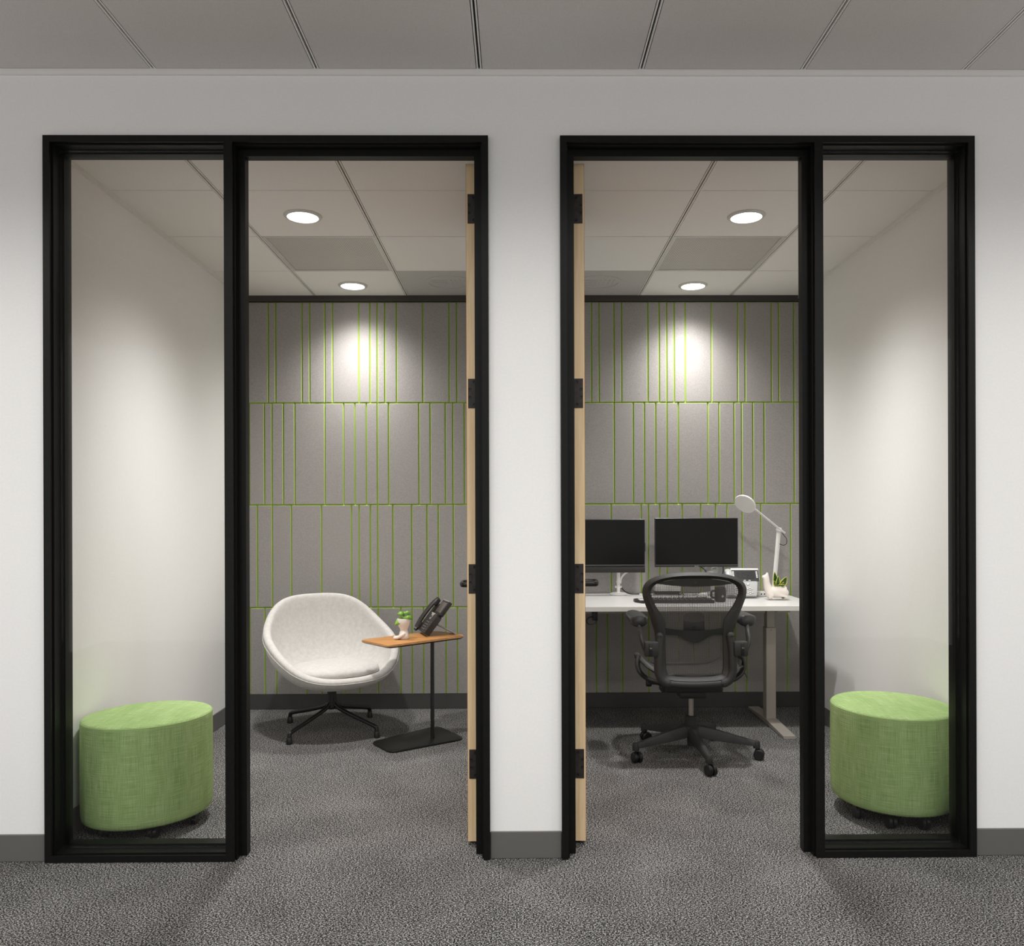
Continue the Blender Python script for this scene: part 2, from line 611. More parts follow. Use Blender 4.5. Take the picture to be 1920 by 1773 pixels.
def ceiling(xs, ys, z, tmat, skip=(), slab=None):
    root = G().box(slab[0], slab[1], z + 0.03, slab[2], slab[3], z + 0.08).obj('ceiling', 'plenum', smooth=0)
    struct(root, 'suspended ceiling of square tiles between slotted runners')
    for i in range(len(xs) - 1):
        for j in range(len(ys) - 1):
            if (i, j) in skip:
                continue
            a, b = xs[i] + 0.0120, xs[i + 1] - 0.0120
            if b - a < 0.01:
                continue
            c, d = ys[j] + 0.0032, ys[j + 1] - 0.0032
            tile_mesh(a, c, b, d, z).obj('ceiling_tile', tmat, root, smooth=0)
    for i, x in enumerate(xs[1:-1]):
        r = G()
        for sx in (-1, 1):
            r.box(x + sx * 0.0036, ys[0], z - 0.0005, x + sx * 0.0091, ys[-1], z + 0.02)
        r.box(x - 0.0036, ys[0], z + 0.010, x + 0.0036, ys[-1], z + 0.02, 1)
        r.obj('ceiling_runner', ['grid', 'slot'], root, smooth=0)
    for y in ys[1:-1]:
        for i in range(len(xs) - 1):
            if xs[i + 1] - xs[i] < 0.03:
                continue
            G().box(xs[i] + 0.009, y - 0.0018, z + 0.004, xs[i + 1] - 0.009, y + 0.0018, z + 0.02).obj('ceiling_cross_tee', 'grid', root, smooth=0)
    return root


cx0 = -1.3606
cor_xs = [-4.2] + [cx0 + k * 0.61 for k in range(-4, 10)] + [4.2]
cor_ys = [-5.2] + [-0.60 - 0.61 * k for k in range(7, -1, -1)] + [-0.012]
cor_ys = sorted(cor_ys)
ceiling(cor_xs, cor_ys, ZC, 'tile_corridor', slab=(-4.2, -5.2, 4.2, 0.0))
yr = [0.112, 0.567, 1.177, 1.787, 2.345]
ceiling([XL, -1.3415, -0.7315, -0.1215, -0.07], yr, ZR, 'tile', skip={(1, 2), (2, 3)}, slab=(XL, 0.10, -0.07, 2.45))
ceiling([0.12, 0.2004, 0.8104, 1.4204, XR], yr, ZR, 'tile', skip={(2, 2), (1, 3)}, slab=(0.12, 0.10, XR, 2.45))

# wall angles (light trim) where ceilings meet walls
struct(G().box(-4.2, -0.012, ZC - 0.021, 4.2, 0, ZC + 0.004).obj('trim_1', 'grid', smooth=0), 'pale metal wall angle under the corridor ceiling')
struct(G().box(XL, 0.10, ZR - 0.021, XL + 0.012, 2.345, ZR + 0.004).obj('trim_2', 'grid', smooth=0), 'pale wall angle on the left room wall')
struct(G().box(XR - 0.012, 0.10, ZR - 0.021, XR, 2.345, ZR + 0.004).obj('trim_3', 'grid', smooth=0), 'pale wall angle on the right room wall')
struct(G().box(XL, 2.335, 2.702, -0.07, 2.40, ZR).obj('trim_4', 'brown_trim', smooth=0), 'dark brown strip above the left felt wall')
struct(G().box(0.12, 2.335, 2.702, XR, 2.40, ZR).obj('trim_5', 'brown_trim', smooth=0), 'dark brown strip above the right felt wall')

# baseboards
def baseboard(name, box, m, lab):
    g_ = G().box(*box, bev=0.0025, seg=1)
    struct(g_.obj(name, m, smooth=0), lab)


baseboard('baseboard_left', (-4.2, -0.008, 0, -1.772, 0, 0.102), 'base', 'grey rubber base left of the left opening')
baseboard('baseboard_center', (-0.107, -0.008, 0, 0.161, 0, 0.102), 'base', 'grey rubber base of the pillar between the openings')
baseboard('baseboard_right', (1.727, -0.008, 0, 4.2, 0, 0.102), 'base', 'grey rubber base right of the right opening')
baseboard('baseboard_room_left', (XL, 0.10, 0, XL + 0.007, 2.34, 0.102), 'base', 'grey rubber base along the left room wall')
baseboard('baseboard_room_right', (XR - 0.007, 0.10, 0, XR, 2.34, 0.102), 'base', 'grey rubber base along the right room wall')
baseboard('baseboard_back_left', (XL, 2.346, 0, -0.07, 2.36, 0.102), 'base_shaded', 'grey rubber base with shade in its colour below the left felt wall')
baseboard('baseboard_back_right', (0.12, 2.346, 0, XR, 2.36, 0.102), 'base_shaded', 'grey rubber base with shade in its colour below the right felt wall')

# felt feature walls: green backing with grey felt panels whose bevelled edges show the green core
ROWZ = [2.702, 2.0315, 1.356, 0.675, 0.103]


def felt_wall(x0, x1, rows, lab):
    root = G().box(x0, YB, 0, x1, 2.45, 2.80).obj('wall_back', 'green', smooth=0)
    struct(root, lab)
    for r, seams in enumerate(rows):
        xs = [x0] + seams + [x1]
        z1, z0 = ROWZ[r], ROWZ[r + 1]
        for a, b in zip(xs[:-1], xs[1:]):
            if b - a < 0.012:
                continue
            p = G()
            e, d = 0.0062, 0.012
            dy = random.uniform(-0.0006, 0.0006)
            bt = 0.0 if r == 3 else e
            vb = [p.bm.verts.new(q) for q in ((a, YB, z0), (b, YB, z0), (b, YB, z1), (a, YB, z1))]
            vf = [p.bm.verts.new(q) for q in ((a + e, YB - d + dy, z0 + bt), (b - e, YB - d + dy, z0 + bt), (b - e, YB - d + dy, z1 - e), (a + e, YB - d + dy, z1 - e))]
            p.bm.faces.new(vf)
            for k in range(4):
                f = p.bm.faces.new((vb[k], vb[(k + 1) % 4], vf[(k + 1) % 4], vf[k]))
                f.material_index = 1
            p.obj('felt_panel', ['felt', 'green'], root, smooth=0)
    return root


L1 = [-1.652, -1.603, -1.428, -1.378, -1.277, -1.227, -1.052, -.978, -.93, -.88, -.803, -.629, -.454, -.404, -.229]
L2 = [-1.779, -1.679, -1.629, -1.554, -1.478, -1.279, -1.155, -1.08, -1.004, -.931, -.856, -.656, -.581, -.481, -.431, -.355, -.155]
L3 = [-1.728, -1.629, -1.503, -1.304, -1.104, -1.054, -.979, -.93, -.83, -.705, -.604, -.529, -.429, -.229]
L4 = [-1.777, -1.679, -1.603, -1.403, -1.303, -1.153, -1.053, -.929, -.779, -.704, -.628, -.479, -.403, -.253]
R1 = [.242, .392, .493, .543, .643, .693, .868, .943, .993, 1.043, 1.117, 1.292, 1.467, 1.517, 1.692, 1.742, 1.842]
R2 = [.242, .442, .642, .769, .843, .918, .993, 1.069, 1.267, 1.342, 1.442, 1.492, 1.567, 1.642, 1.842]
R3 = [.22, .42, .62, .82, .868, .943, .993, 1.094, 1.218, 1.317, 1.393, 1.494, 1.618, 1.817]
R4 = [.3, .42, .518, .594, .693, .868, .968, 1.068, 1.168, 1.268, 1.349, 1.445, 1.520, 1.793]
felt_wall(XL, -0.07, [L1, L2, L3, L4], 'grey felt panel wall with green grooves in the left room')
felt_wall(0.12, XR, [R1, R2, R3, R4], 'grey felt panel wall with green grooves in the right room')

# ------------------------------------------------------------------ black glazed frames and doors
PROF_GLASS = [(0, -.02), (.025, -.02), (.025, -.009), (.021, -.009), (.021, -.002), (.030, -.002), (.030, .05), (.042, .05), (.042, .10), (.030, .10), (.030, .12), (0, .12), (0, .1005), (.019, .1005), (.019, -.0005), (0, -.0005)]
PROF_DOOR = [(0, -.02), (.025, -.02), (.025, -.009), (.021, -.009), (.021, -.002), (.030, -.002), (.030, .035), (.055, .035), (.055, .075), (.030, .075), (.030, .12), (0, .12), (0, .1005), (.019, .1005), (.019, -.0005), (0, -.0005)]
PROF_HINGE = PROF_DOOR


def bay(x0, x1, zt, sides, parent, closed):
    """x0/x1: outer lines; sides: (profile, kind) for left and right, kind mullion clips the flange"""
    def uu(prof, mul):
        return [(max(u, 0.009) if mul else u, y) for u, y in prof]
    (pl, ml), (pr, mr) = sides
    UL, UR = uu(pl, ml), uu(pr, mr)
    UT = PROF_GLASS if closed else PROF_DOOR
    n = len(UT)

    def loft(name, A, B):
        q = G()
        va = [q.bm.verts.new(p) for p in A]
        vb = [q.bm.verts.new(p) for p in B]
        for i in range(n):
            try:
                q.bm.faces.new((va[i], va[(i + 1) % n], vb[(i + 1) % n], vb[i]))
            except ValueError:
                pass
        q.bm.faces.new(va[::-1]); q.bm.faces.new(vb)
        bmesh.ops.remove_doubles(q.bm, verts=list(q.bm.verts), dist=1e-6)
        q.obj(name, 'black', parent, smooth=0)
    LT = [(x0 + UL[i][0], UT[i][1], zt - UT[i][0]) for i in range(n)]
    RT = [(x1 - UR[i][0], UT[i][1], zt - UT[i][0]) for i in range(n)]
    if closed:
        LB = [(x0 + UL[i][0], UT[i][1], UT[i][0]) for i in range(n)]
        RB = [(x1 - UR[i][0], UT[i][1], UT[i][0]) for i in range(n)]
        loft('frame_sill', LB, RB)
    else:
        LB = [(x0 + UL[i][0], UL[i][1], 0.0) for i in range(n)]
        RB = [(x1 - UR[i][0], UR[i][1], 0.0) for i in range(n)]
    loft('frame_mullion' if ml else 'frame_jamb', LB, LT)
    loft('frame_mullion' if mr else 'frame_jamb', RB, RT)
    loft('frame_head', LT, RT)


ZT = 2.7175
win1 = struct_root('window_1'); win1['label'] = 'fixed glass sidelight in black frame, left of the left doorway'
bay(-1.771, -1.072, ZT, ((PROF_GLASS, False), (PROF_GLASS, True)), win1, True)
G().box(-1.740, 0.042, 0.031, -1.103, 0.049, 2.686).obj('glass_pane', 'glass', win1, smooth=0)
door1 = struct_root('door_1'); door1['label'] = 'left doorway in black frame with its wooden door swung open'
bay(-1.090, -0.108, ZT, ((PROF_DOOR, True), (PROF_HINGE, False)), door1, False)
win2 = struct_root('window_2'); win2['label'] = 'fixed glass sidelight in black frame, right of the right doorway'
bay(1.127, 1.726, ZT, ((PROF_GLASS, True), (PROF_GLASS, False)), win2, True)
G().box(1.158, 0.042, 0.031, 1.695, 0.049, 2.686).obj('glass_pane', 'glass', win2, smooth=0)
door2 = struct_root('door_2'); door2['label'] = 'right doorway in black frame with its wooden door swung open'
bay(0.162, 1.145, ZT, ((PROF_HINGE, False), (PROF_DOOR, True)), door2, False)


def door_leaf(root, side, hinge_x, ang, hand_z):
    """leaf opened into the room; local x runs across the thickness away from the jamb (side +1/-1), y along the leaf"""
    mt = Matrix.Translation((hinge_x, 0.124, 0)) @ Matrix.Rotation(ang, 4, 'Z')

    def put(gm, name, mats, parent, smooth=35):
        gm.xf(mt)
        return gm.obj(name, mats, parent, smooth=smooth)
    z0, z1, Wd, th = 0.014, 2.672, 0.905, 0.044
    a, b = (0, side * th)
    lo, hi = min(a, b), max(a, b)
    q = G()
    q.box(lo + 0.0015, 0, z0, hi - 0.0015, Wd, z1)
    leaf = put(q, 'door_leaf', 'maple', root, 0)
    q = G()
    q.box(lo, 0.001, z0, lo + 0.0015, Wd, z1); q.box(hi - 0.0015, 0.001, z0, hi, Wd, z1)
    put(q, 'veneer_face', 'veneer', leaf, 0)
    for zb, ztop in ((2.437, 2.552), (1.713, 1.828), (0.986, 1.101), (0.260, 0.374)):
        q = G()
        xa, xb = sorted((side * -0.012, side * 0.037))
        q.box(xa, -0.0025, zb, xb, 0.0005, ztop)
        kn = (ztop - zb) / 5
        for i in range(5):
            q.cyl((side * -0.006, 0.004, zb + i * kn + 0.0007), (side * -0.006, 0.004, zb + (i + 1) * kn - 0.0007), 0.0062, n=12)
        h = put(q, 'hinge', 'hinge', root)
        q = G()
        for sx, fz in ((0.012, 0.11), (0.030, 0.36), (0.030, 0.63), (0.012, 0.88)):
            zz = ztop - fz * (ztop - zb)
            q.lathe([(0.0035, 0), (0.0062, 0.0), (0.0062, 0.0014), (0.0045, 0.0012), (0.002, 0.0006)], 14, (0, 0, 0))
            # the last lathe is placed by hand
            vs = list(q.bm.verts)[-70:]
            bmesh.ops.transform(q.bm, matrix=Matrix.Translation((side * sx, -0.0025, zz)) @ Matrix.Rotation(R(90), 4, 'X'), verts=vs)
        put(q, 'hinge_screw', 'screw', h)
    # lever handles, one on each face
    hy = Wd - 0.065
    for s2, base in ((1, hi), (-1, lo)):
        prot = 0.078 if s2 == side else 0.052
        q = G()
        q.cyl((base, hy, hand_z), (base + s2 * 0.008, hy, hand_z), 0.027, n=24)
        path = smooth_path([(base + s2 * 0.006, hy, hand_z), (base + s2 * (prot - 0.02), hy, hand_z), (base + s2 * (prot - 0.006), hy - 0.012, hand_z),
                            (base + s2 * (prot - 0.004), hy - 0.05, hand_z), (base + s2 * (prot - 0.005), hy - 0.105, hand_z),
                            (base + s2 * (prot - 0.02), hy - 0.122, hand_z), (base + s2 * 0.014, hy - 0.124, hand_z)], 5)
        q.tube(path, 0.0075, 12, squash=(1, 1.7))
        put(q, 'lever_handle', 'handle', root)


door_leaf(door1, -1, -0.157, 0.0, 0.957)
door_leaf(door2, 1, 0.220, R(-3.4), 0.960)


# ------------------------------------------------------------------ ceiling fixtures
def downlight(loc, label, watt):
    t = thing('downlight', label, 'ceiling light', loc, 0, 'round downlights in the room ceilings')
    G().lathe([(0.074, -0.0095), (0.086, -0.007), (0.0915, -0.002), (0.0915, -0.0002), (0.074, -0.0002), (0.074, -0.0095)], 48, close=False).obj('trim_ring', 'light_trim', t)
    G().lathe([(0.0735, -0.001), (0.0735, -0.006), (0.05, -0.0085), (0.01, -0.0095)], 48).obj('lens', 'lens', t)
    spot('downlight_lamp', (0, 0, -0.03), watt, 142, 1.0, 0.06, t, 2.6)
    return t


downlight((-1.037, 0.88, ZR), 'lit round downlight in front of the left room ceiling vent', ROOM_SPOT_W * 1.25)
downlight((-1.040, 2.092, ZR), 'lit round downlight between the left room vent and the felt wall', ROOM_SPOT_W * 0.74)
downlight((1.116, 0.883, ZR), 'lit round downlight in front of the right room ceiling vent', ROOM_SPOT_W * 1.25)
downlight((1.117, 2.10, ZR), 'lit round downlight between the right room vent and the felt wall', ROOM_SPOT_W * 0.74)


def vent(x0, y0, x1, y1, label):
    t = thing('ceiling_vent', label, 'vent', ((x0 + x1) / 2, (y0 + y1) / 2, ZR), 0, 'perforated return vents')
    hx, hy = (x1 - x0) / 2 - 0.0105, (y1 - y0) / 2 - 0.004
    q = G()
    q.box(-hx, -hy, 0, -hx + 0.018, hy, 0.014); q.box(hx - 0.018, -hy, 0, hx, hy, 0.014)
    q.box(-hx + 0.018, -hy, 0, hx - 0.018, -hy + 0.014, 0.014); q.box(-hx + 0.018, hy - 0.014, 0, hx - 0.018, hy, 0.014)
    q.obj('vent_frame', 'light_trim', t, smooth=0)
    G().box(-hx + 0.018, -hy + 0.014, 0.004, hx - 0.018, hy - 0.014, 0.008).obj('perforated_panel', 'perf', t, smooth=0)
    return t


vent(-1.3415, 1.177, -0.7315, 1.787, 'square perforated vent in the left room ceiling')
vent(0.8104, 1.177, 1.4204, 1.787, 'square perforated vent in the right room ceiling')


def diffuser(x0, y0, x1, y1, label):
    t = thing('air_diffuser', label, 'vent', ((x0 + x1) / 2, (y0 + y1) / 2, ZR), 0, 'grey air diffusers beside the doors')
    hx, hy = (x1 - x0) / 2 - 0.0105, (y1 - y0) / 2 - 0.004
    G().box(-hx, -hy, 0.001, hx, hy, 0.012).obj('perforated_panel', 'perf_fine', t, smooth=0)
    q = G()
    q.lathe([(0.128, 0.001), (0.128, -0.0012), (0.150, -0.0012), (0.150, 0.001), (0.128, 0.001)], 40, (0.0, -0.03, 0), close=False)
    q.obj('neck_ring', 'perf_fine', t, smooth=0)
    for k in range(4):
        G().box(-0.11, -0.085 + k * 0.035, -0.001, -0.008, -0.072 + k * 0.035, 0.0015).obj('louver', 'perf_fine', t, smooth=0)
        G().box(0.010 + k * 0.028, -0.085, -0.001, 0.020 + k * 0.028, 0.035, 0.0015).obj('louver', 'perf_fine', t, smooth=0)
    return t


diffuser(-0.7315, 1.787, -0.1215, 2.345, 'grey air diffuser in the left room ceiling near the open door')
diffuser(0.2004, 1.787, 0.8104, 2.345, 'grey air diffuser in the right room ceiling near the open door')


# ------------------------------------------------------------------ ottomans
def ottoman(loc, a, b, rot, z0, z1, label, casters):
    t = thing('ottoman', label, 'ottoman', loc, 0, 'green fabric ottomans by the sidelights')
    q = G()
    bm = q.bm
    uvl = bm.loops.layers.uv.new('UVMap')
    n = 72
    H = z1 - z0
    prof = [(0.86, 0.0), (0.955, 0.004), (0.985, 0.012), (0.997, 0.03)] + [(1.0 + 0.004 * math.sin(PI * k / 8), 0.03 + (H - 0.045) * k / 8) for k in range(1, 9)] + \
           [(0.998, H - 0.010), (0.988, H - 0.004), (0.970, H - 0.0005), (0.90, H + 0.002), (0.6, H + 0.006), (0.3, H + 0.008), (0.02, H + 0.0085)]
    side_rows = 12
    rings = []
    for s_, z in prof:
        ring = []
        for k in range(n):
            th = 2 * PI * k / n
            x, y = a * s_ * math.cos(th), b * s_ * math.sin(th)
            ring.append(bm.verts.new((x * math.cos(rot) - y * math.sin(rot), x * math.sin(rot) + y * math.cos(rot), z0 + z)))
        rings.append(ring)
    for i in range(len(rings) - 1):
        for k in range(n):
            f = bm.faces.new((rings[i][k], rings[i][(k + 1) % n], rings[i + 1][(k + 1) % n], rings[i + 1][k]))
            for li, lp in enumerate(f.loops):
                co = lp.vert.co
                if i < side_rows + 1:
                    kk = k + (1 if li in (1, 2) else 0)
                    lp[uvl].uv = (0.25 * 2 * PI * kk / n, co.z)
                else:
                    lp[uvl].uv = (co.x + 3, co.y + 3)
    bm.faces.new(rings[0][::-1]); bm.faces.new(rings[-1])
    q.obj('cushion_body', 'ottoman', t, smooth=60)
    # seam piping around the top edge
    q = G()
    pts = []
    for k in range(n + 1):
        th = 2 * PI * k / n
        x, y = a * 0.990 * math.cos(th), b * 0.990 * math.sin(th)
        pts.append((x * math.cos(rot) - y * math.sin(rot), x * math.sin(rot) + y * math.cos(rot), z1 - 0.0075))
    q.tube(pts, 0.0022, 6, cap=False)
    uv = q.bm.loops.layers.uv.new('UVMap')
    q.obj('top_piping', 'ottoman', t)
    G().lathe([(0.80 * min(a, b), z0 - 0.012), (0.84 * min(a, b), z0 - 0.008), (0.84 * min(a, b), z0 + 0.002)], 40).obj('base_board', 'rubber', t)
    for ca in casters:
        cx, cy = 0.80 * a * math.cos(ca), 0.80 * b * math.sin(ca)
        cx, cy = cx * 0.95, cy * 0.95
        q = G()
        rw = z0 * 0.5 - 0.004
        for o_ in (-0.009, 0.009):
            q.cyl((cx + o_ - 0.006, cy, rw), (cx + o_ + 0.006, cy, rw), rw, n=18)
        q.box(cx - 0.012, cy - 0.014, rw, cx + 0.012, cy + 0.010, z0 - 0.010)
        q.obj('caster', 'rubber', t)
    return t


ottoman((-1.560, 0.372, 0), 0.2564, 0.2316, R(40), 0.051, 0.4625, 'green drum ottoman behind the left sidelight glass', [R(d) for d in (-125, -62, -5, 60, 120, 178)])
ottoman((1.619, 0.448, 0), 0.2475, 0.268, 0, 0.066, 0.468, 'green drum ottoman behind the right sidelight glass', [R(d) for d in (-160, -118, -78, 0, 60, 120)])

# ------------------------------------------------------------------ lounge chair
lc = thing('lounge_chair', 'cream upholstered bucket lounge chair on black four-star swivel base', 'chair', (-1.12, 1.83, 0), R(15))


def shell():
    q = G()
    bm = q.bm
    n = 64
    a, df, db = 0.392, 0.375, 0.375
    zb = 0.262
    th = 0.042

    def sup(c, p):
        return math.copysign(abs(c) ** (2 / p), c)

    def rim(k):
        t = 2 * PI * k / n
        c, s = math.cos(t), math.sin(t)          # s<0 front
        x = a * sup(c, 2.35)
        y = (db if s > 0 else df) * sup(s, 2.2)
        deg = math.degrees(math.asin(max(-1, min(1, s))))
        tab = [(-90, .352), (-65, .362), (-45, .405), (-20, .500), (0, .560), (20, .607), (38, .690), (54, .752), (70, .772), (90, .776)]
        for (d0, z0), (d1, z1) in zip(tab[:-1], tab[1:]):
            if d0 <= deg <= d1:
                z = z0 + (z1 - z0) * (deg - d0) / (d1 - d0)
        return x, y, z
    rims = [rim(k) for k in range(n)]
    # smooth rim heights a little around the ring
    zs = [r[2] for r in rims]
    for _ in range(5):
        zs = [(zs[k - 1] + 2 * zs[k] + zs[(k + 1) % n]) / 4 for k in range(n)]
    rims = [(r[0], r[1], z) for r, z in zip(rims, zs)]

    def outer(k, t):
        x, y, z = rims[k]
        ph = t * PI / 2
        f = math.sin(ph) ** 0.9
        lean = 0.0
        hgt = 1 - math.cos(ph) ** 1.0
        back = max(0, y) / db
        # back leans outwards towards the rim, front stays low
        return Vector((x * (f * 0.94 + 0.06 * t), y * (f * (1 - 0.16 * back) + 0.16 * back * t), zb + (z - zb) * (hgt * 0.85 + 0.15 * t * t)))

    def inner(k, t):
        x, y, z = rims[k]
        r_ = math.hypot(x, y)
        xi, yi = x * (1 - th * 1.15 / r_), y * (1 - th * 1.15 / r_)
        ph = t * PI / 2
        f = math.sin(ph) ** 0.85
        back = max(0, y) / db
        zi = 0.338
        zr_ = max(z, zi + 0.014)
        return Vector((xi * (f * 0.92 + 0.08 * t), yi * (f * (1 - 0.16 * back) + 0.16 * back * t), zi + (zr_ - zi) * t ** 3.0))
    rows = []
    for t in (0.12, 0.28, 0.44, 0.58, 0.70, 0.80, 0.89, 0.96, 1.0):
        rows.append([bm.verts.new(outer(k, t)) for k in range(n)])
    for fr, up in ((0.18, 0.012), (0.5, 0.019), (0.82, 0.014)):
        rows.append([bm.verts.new(outer(k, 1.0).lerp(inner(k, 1.0), fr) + Vector((0, 0, up))) for k in range(n)])
    for t in (1.0, 0.95, 0.88, 0.78, 0.66, 0.52, 0.38, 0.24, 0.10):
        rows.append([bm.verts.new(inner(k, t)) for k in range(n)])
    for i in range(len(rows) - 1):
        for k in range(n):
            bm.faces.new((rows[i][k], rows[i][(k + 1) % n], rows[i + 1][(k + 1) % n], rows[i + 1][k]))
    bm.faces.new(rows[0][::-1]); bm.faces.new(rows[-1])
    o = q.obj('seat_shell', 'boucle', lc, smooth=180)
    sub = o.modifiers.new('sub', 'SUBSURF'); sub.levels = 1; sub.render_levels = 1
    # welt seam just below the rim on the outside
    q = G()
    pts = [outer(k % n, 0.955) * 1.0 + Vector((0, 0, -0.004)) for k in range(n + 1)]
    q.tube([(p.x * 1.004, p.y * 1.004, p.z) for p in pts], 0.0024, 6, cap=False)
    q.obj('welt_seam', 'boucle', o)
    return o


SWIVEL = R(15)                              # the bucket is turned on its base
shell().rotation_euler = (0, 0, SWIVEL)
q = G()
cn = 48
rows = []
for s_, z in ((0.80, 0.356), (0.93, 0.357), (0.985, 0.364), (1.0, 0.376), (0.985, 0.389), (0.92, 0.401), (0.75, 0.411), (0.45, 0.417), (0.12, 0.419)):
    ring = []
    for k in range(cn):
        t_ = 2 * PI * k / cn
        c_, s__ = math.cos(t_), math.sin(t_)
        x = 0.255 * math.copysign(abs(c_) ** 0.85, c_)
        y = 0.245 * math.copysign(abs(s__) ** 0.85, s__)
        ring.append(q.bm.verts.new((x * s_, y * s_ - 0.055, z - 0.004 * (y / 0.245))))
    rows.append(ring)
for i in range(len(rows) - 1):
    for k in range(cn):
        q.bm.faces.new((rows[i][k], rows[i][(k + 1) % cn], rows[i + 1][(k + 1) % cn], rows[i + 1][k]))
q.bm.faces.new(rows[0][::-1]); q.bm.faces.new(rows[-1])
q.obj('seat_cushion', 'boucle', lc, smooth=80).rotation_euler = (0, 0, SWIVEL)
q = G()
q.lathe([(0.05, 0.278), (0.05, 0.262), (0.028, 0.256), (0.026, 0.20), (0.030, 0.17), (0.030, 0.138), (0.02, 0.128)], 28)
q.obj('pedestal', 'black_steel', lc)
for k in range(4):
    an = R(45 + 90 * k)
    dx, dy = math.cos(an), math.sin(an)
    pts = smooth_path([(dx * 0.012, dy * 0.012, 0.205), (dx * 0.022, dy * 0.022, 0.165), (dx * 0.06, dy * 0.06, 0.137), (dx * 0.19, dy * 0.19, 0.100), (dx * 0.325, dy * 0.325, 0.066), (dx * 0.342, dy * 0.342, 0.052), (dx * 0.345, dy * 0.345, 0.03)], 6)
    lg = G().tube(pts, [0.0125] * 6 + [0.0125] * (len(pts) - 6), 12).obj('leg', 'black_steel', lc)
    G().lathe([(0.017, 0.0), (0.0175, 0.006), (0.0150, 0.036), (0.0135, 0.038)], 18, (dx * 0.345, dy * 0.345, 0)).obj('foot_glide', 'rubber', lg)

# ------------------------------------------------------------------ side table
st = thing('side_table', 'small side table with tapered wooden top on a black pole and flat base', 'table', (-0.493, 1.603, 0))
ox, oy = 0.493, -1.603
top = [(-0.905, 1.585), (-0.711, 1.372), (-0.310, 1.735), (-0.500, 1.925)]
top = [(x + ox, y + oy) for x, y in top]
base = [(-0.835, 1.535), (-0.692, 1.335), (-0.308, 1.600), (-0.490, 1.880)]
base = [(x + ox, y + oy) for x, y in base]
G().prism(roundpoly(base, 0.05, 6), 0.0, 0.011, 'z', bev=0.003).obj('base_plate', 'black_steel', st)
G().cyl((0, 0, 0.011), (0, 0, 0.562), 0.0115, n=24).obj('pole', 'black_steel', st)
tp = G().prism(roundpoly(top, 0.035, 6), 0.568, 0.580, 'z', bev=0.003, m=0, m_side=1).obj('table_top', ['oak', 'oak_edge'], st)
# dark chamfered underside
q = G()
o1 = roundpoly(top, 0.035, 6)
cxm, cym = sum(p[0] for p in o1) / len(o1), sum(p[1] for p in o1) / len(o1)
v1 = [q.bm.verts.new((p[0], p[1], 0.5678)) for p in o1]
v0 = [q.bm.verts.new((cxm + (p[0] - cxm) * 0.95, cym + (p[1] - cym) * 0.93, 0.560)) for p in o1]
for i in range(len(o1)):
    q.bm.faces.new((v0[i], v0[(i + 1) % len(o1)], v1[(i + 1) % len(o1)], v1[i]))
q.bm.faces.new(v0[::-1]); q.bm.faces.new(v1)
q.obj('table_underside', 'black_steel', tp)


# ------------------------------------------------------------------ plants
def leaf_blade(q, base, tip, wid, bend, curl, seg=7, edge=0.0, m=0, me=1, nrm=(0, -1, 0)):
    """pointed leaf from base to tip, widest at 40 %, with a fold along the middle; edge>0 gives a coloured margin"""
    B, T = Vector(base), Vector(tip)
    d = T - B
    nv = Vector(nrm)
    side = d.cross(nv).normalized()
    up = side.cross(d).normalized()
    cols = (-1, -(1 - edge), 0, (1 - edge), 1) if edge else (-1, 0, 1)
    rows_ = []
    for i in range(seg + 1):
        t = i / seg
        w_ = wid * (math.sin(PI * min(1, (t * 0.93 + 0.07)) ** 0.8) ** 0.8 if t < 1 else 0.02)
        c = B + d * t + up * (bend * math.sin(PI * t))
        rows_.append([q.bm.verts.new(c + side * (w_ * k_) + up * (curl * wid * abs(k_))) for k_ in cols])
    for i in range(seg):
        for k in range(len(cols) - 1):
            f = q.bm.faces.new((rows_[i][k], rows_[i][k + 1], rows_[i + 1][k + 1], rows_[i + 1][k]))
            f.material_index = me if edge and k in (0, len(cols) - 2) else m


def solid(o, t):
    s_ = o.modifiers.new('thick', 'SOLIDIFY')
    s_.thickness = t
    s_.offset = 0
    return o


# sitting figure planter on the side table
fp = thing('figure_planter', 'cream sitting-figure planter with a small green plant on the side table', 'planter', (-0.655, 1.600, 0.580))
q = G()
q.lathe([(0.006, 0.0005), (0.026, 0.0005), (0.030, 0.006), (0.029, 0.022), (0.024, 0.042), (0.0205, 0.052), (0.0225, 0.060), (0.031, 0.076), (0.0365, 0.096), (0.0375, 0.116), (0.0365, 0.1185), (0.0345, 0.116), (0.033, 0.104), (0.006, 0.104)], 36)
q.obj('pot_body', 'ceramic', fp, smooth=50)
for s_ in (-1, 1):
    pts = smooth_path([(0.004, s_ * 0.014 - 0.006, 0.034), (-0.006, s_ * 0.014 - 0.016, 0.026), (-0.026, -0.022 + s_ * 0.008, 0.014), (-0.042, -0.020 + s_ * 0.009, 0.010)], 5)
    q = G().tube(pts, [0.0105] * 8 + [0.0095] * (len(pts) - 8), 12)
    q.ball((-0.047, -0.020 + s_ * 0.0095, 0.0105), 0.010, 0.0085, 0.0105, 12)
    q.obj('figure_leg', 'ceramic', fp)
G().lathe([(0.033, 0.1045), (0.033, 0.108), (0.002, 0.109)], 24).obj('soil', 'soil', fp)
G().tube(smooth_path([(0, 0, 0.105), (0.001, 0, 0.13), (-0.002, 0, 0.152)], 5), [0.0032] * 11, 8).obj('stem', 'leaf_stem', fp)
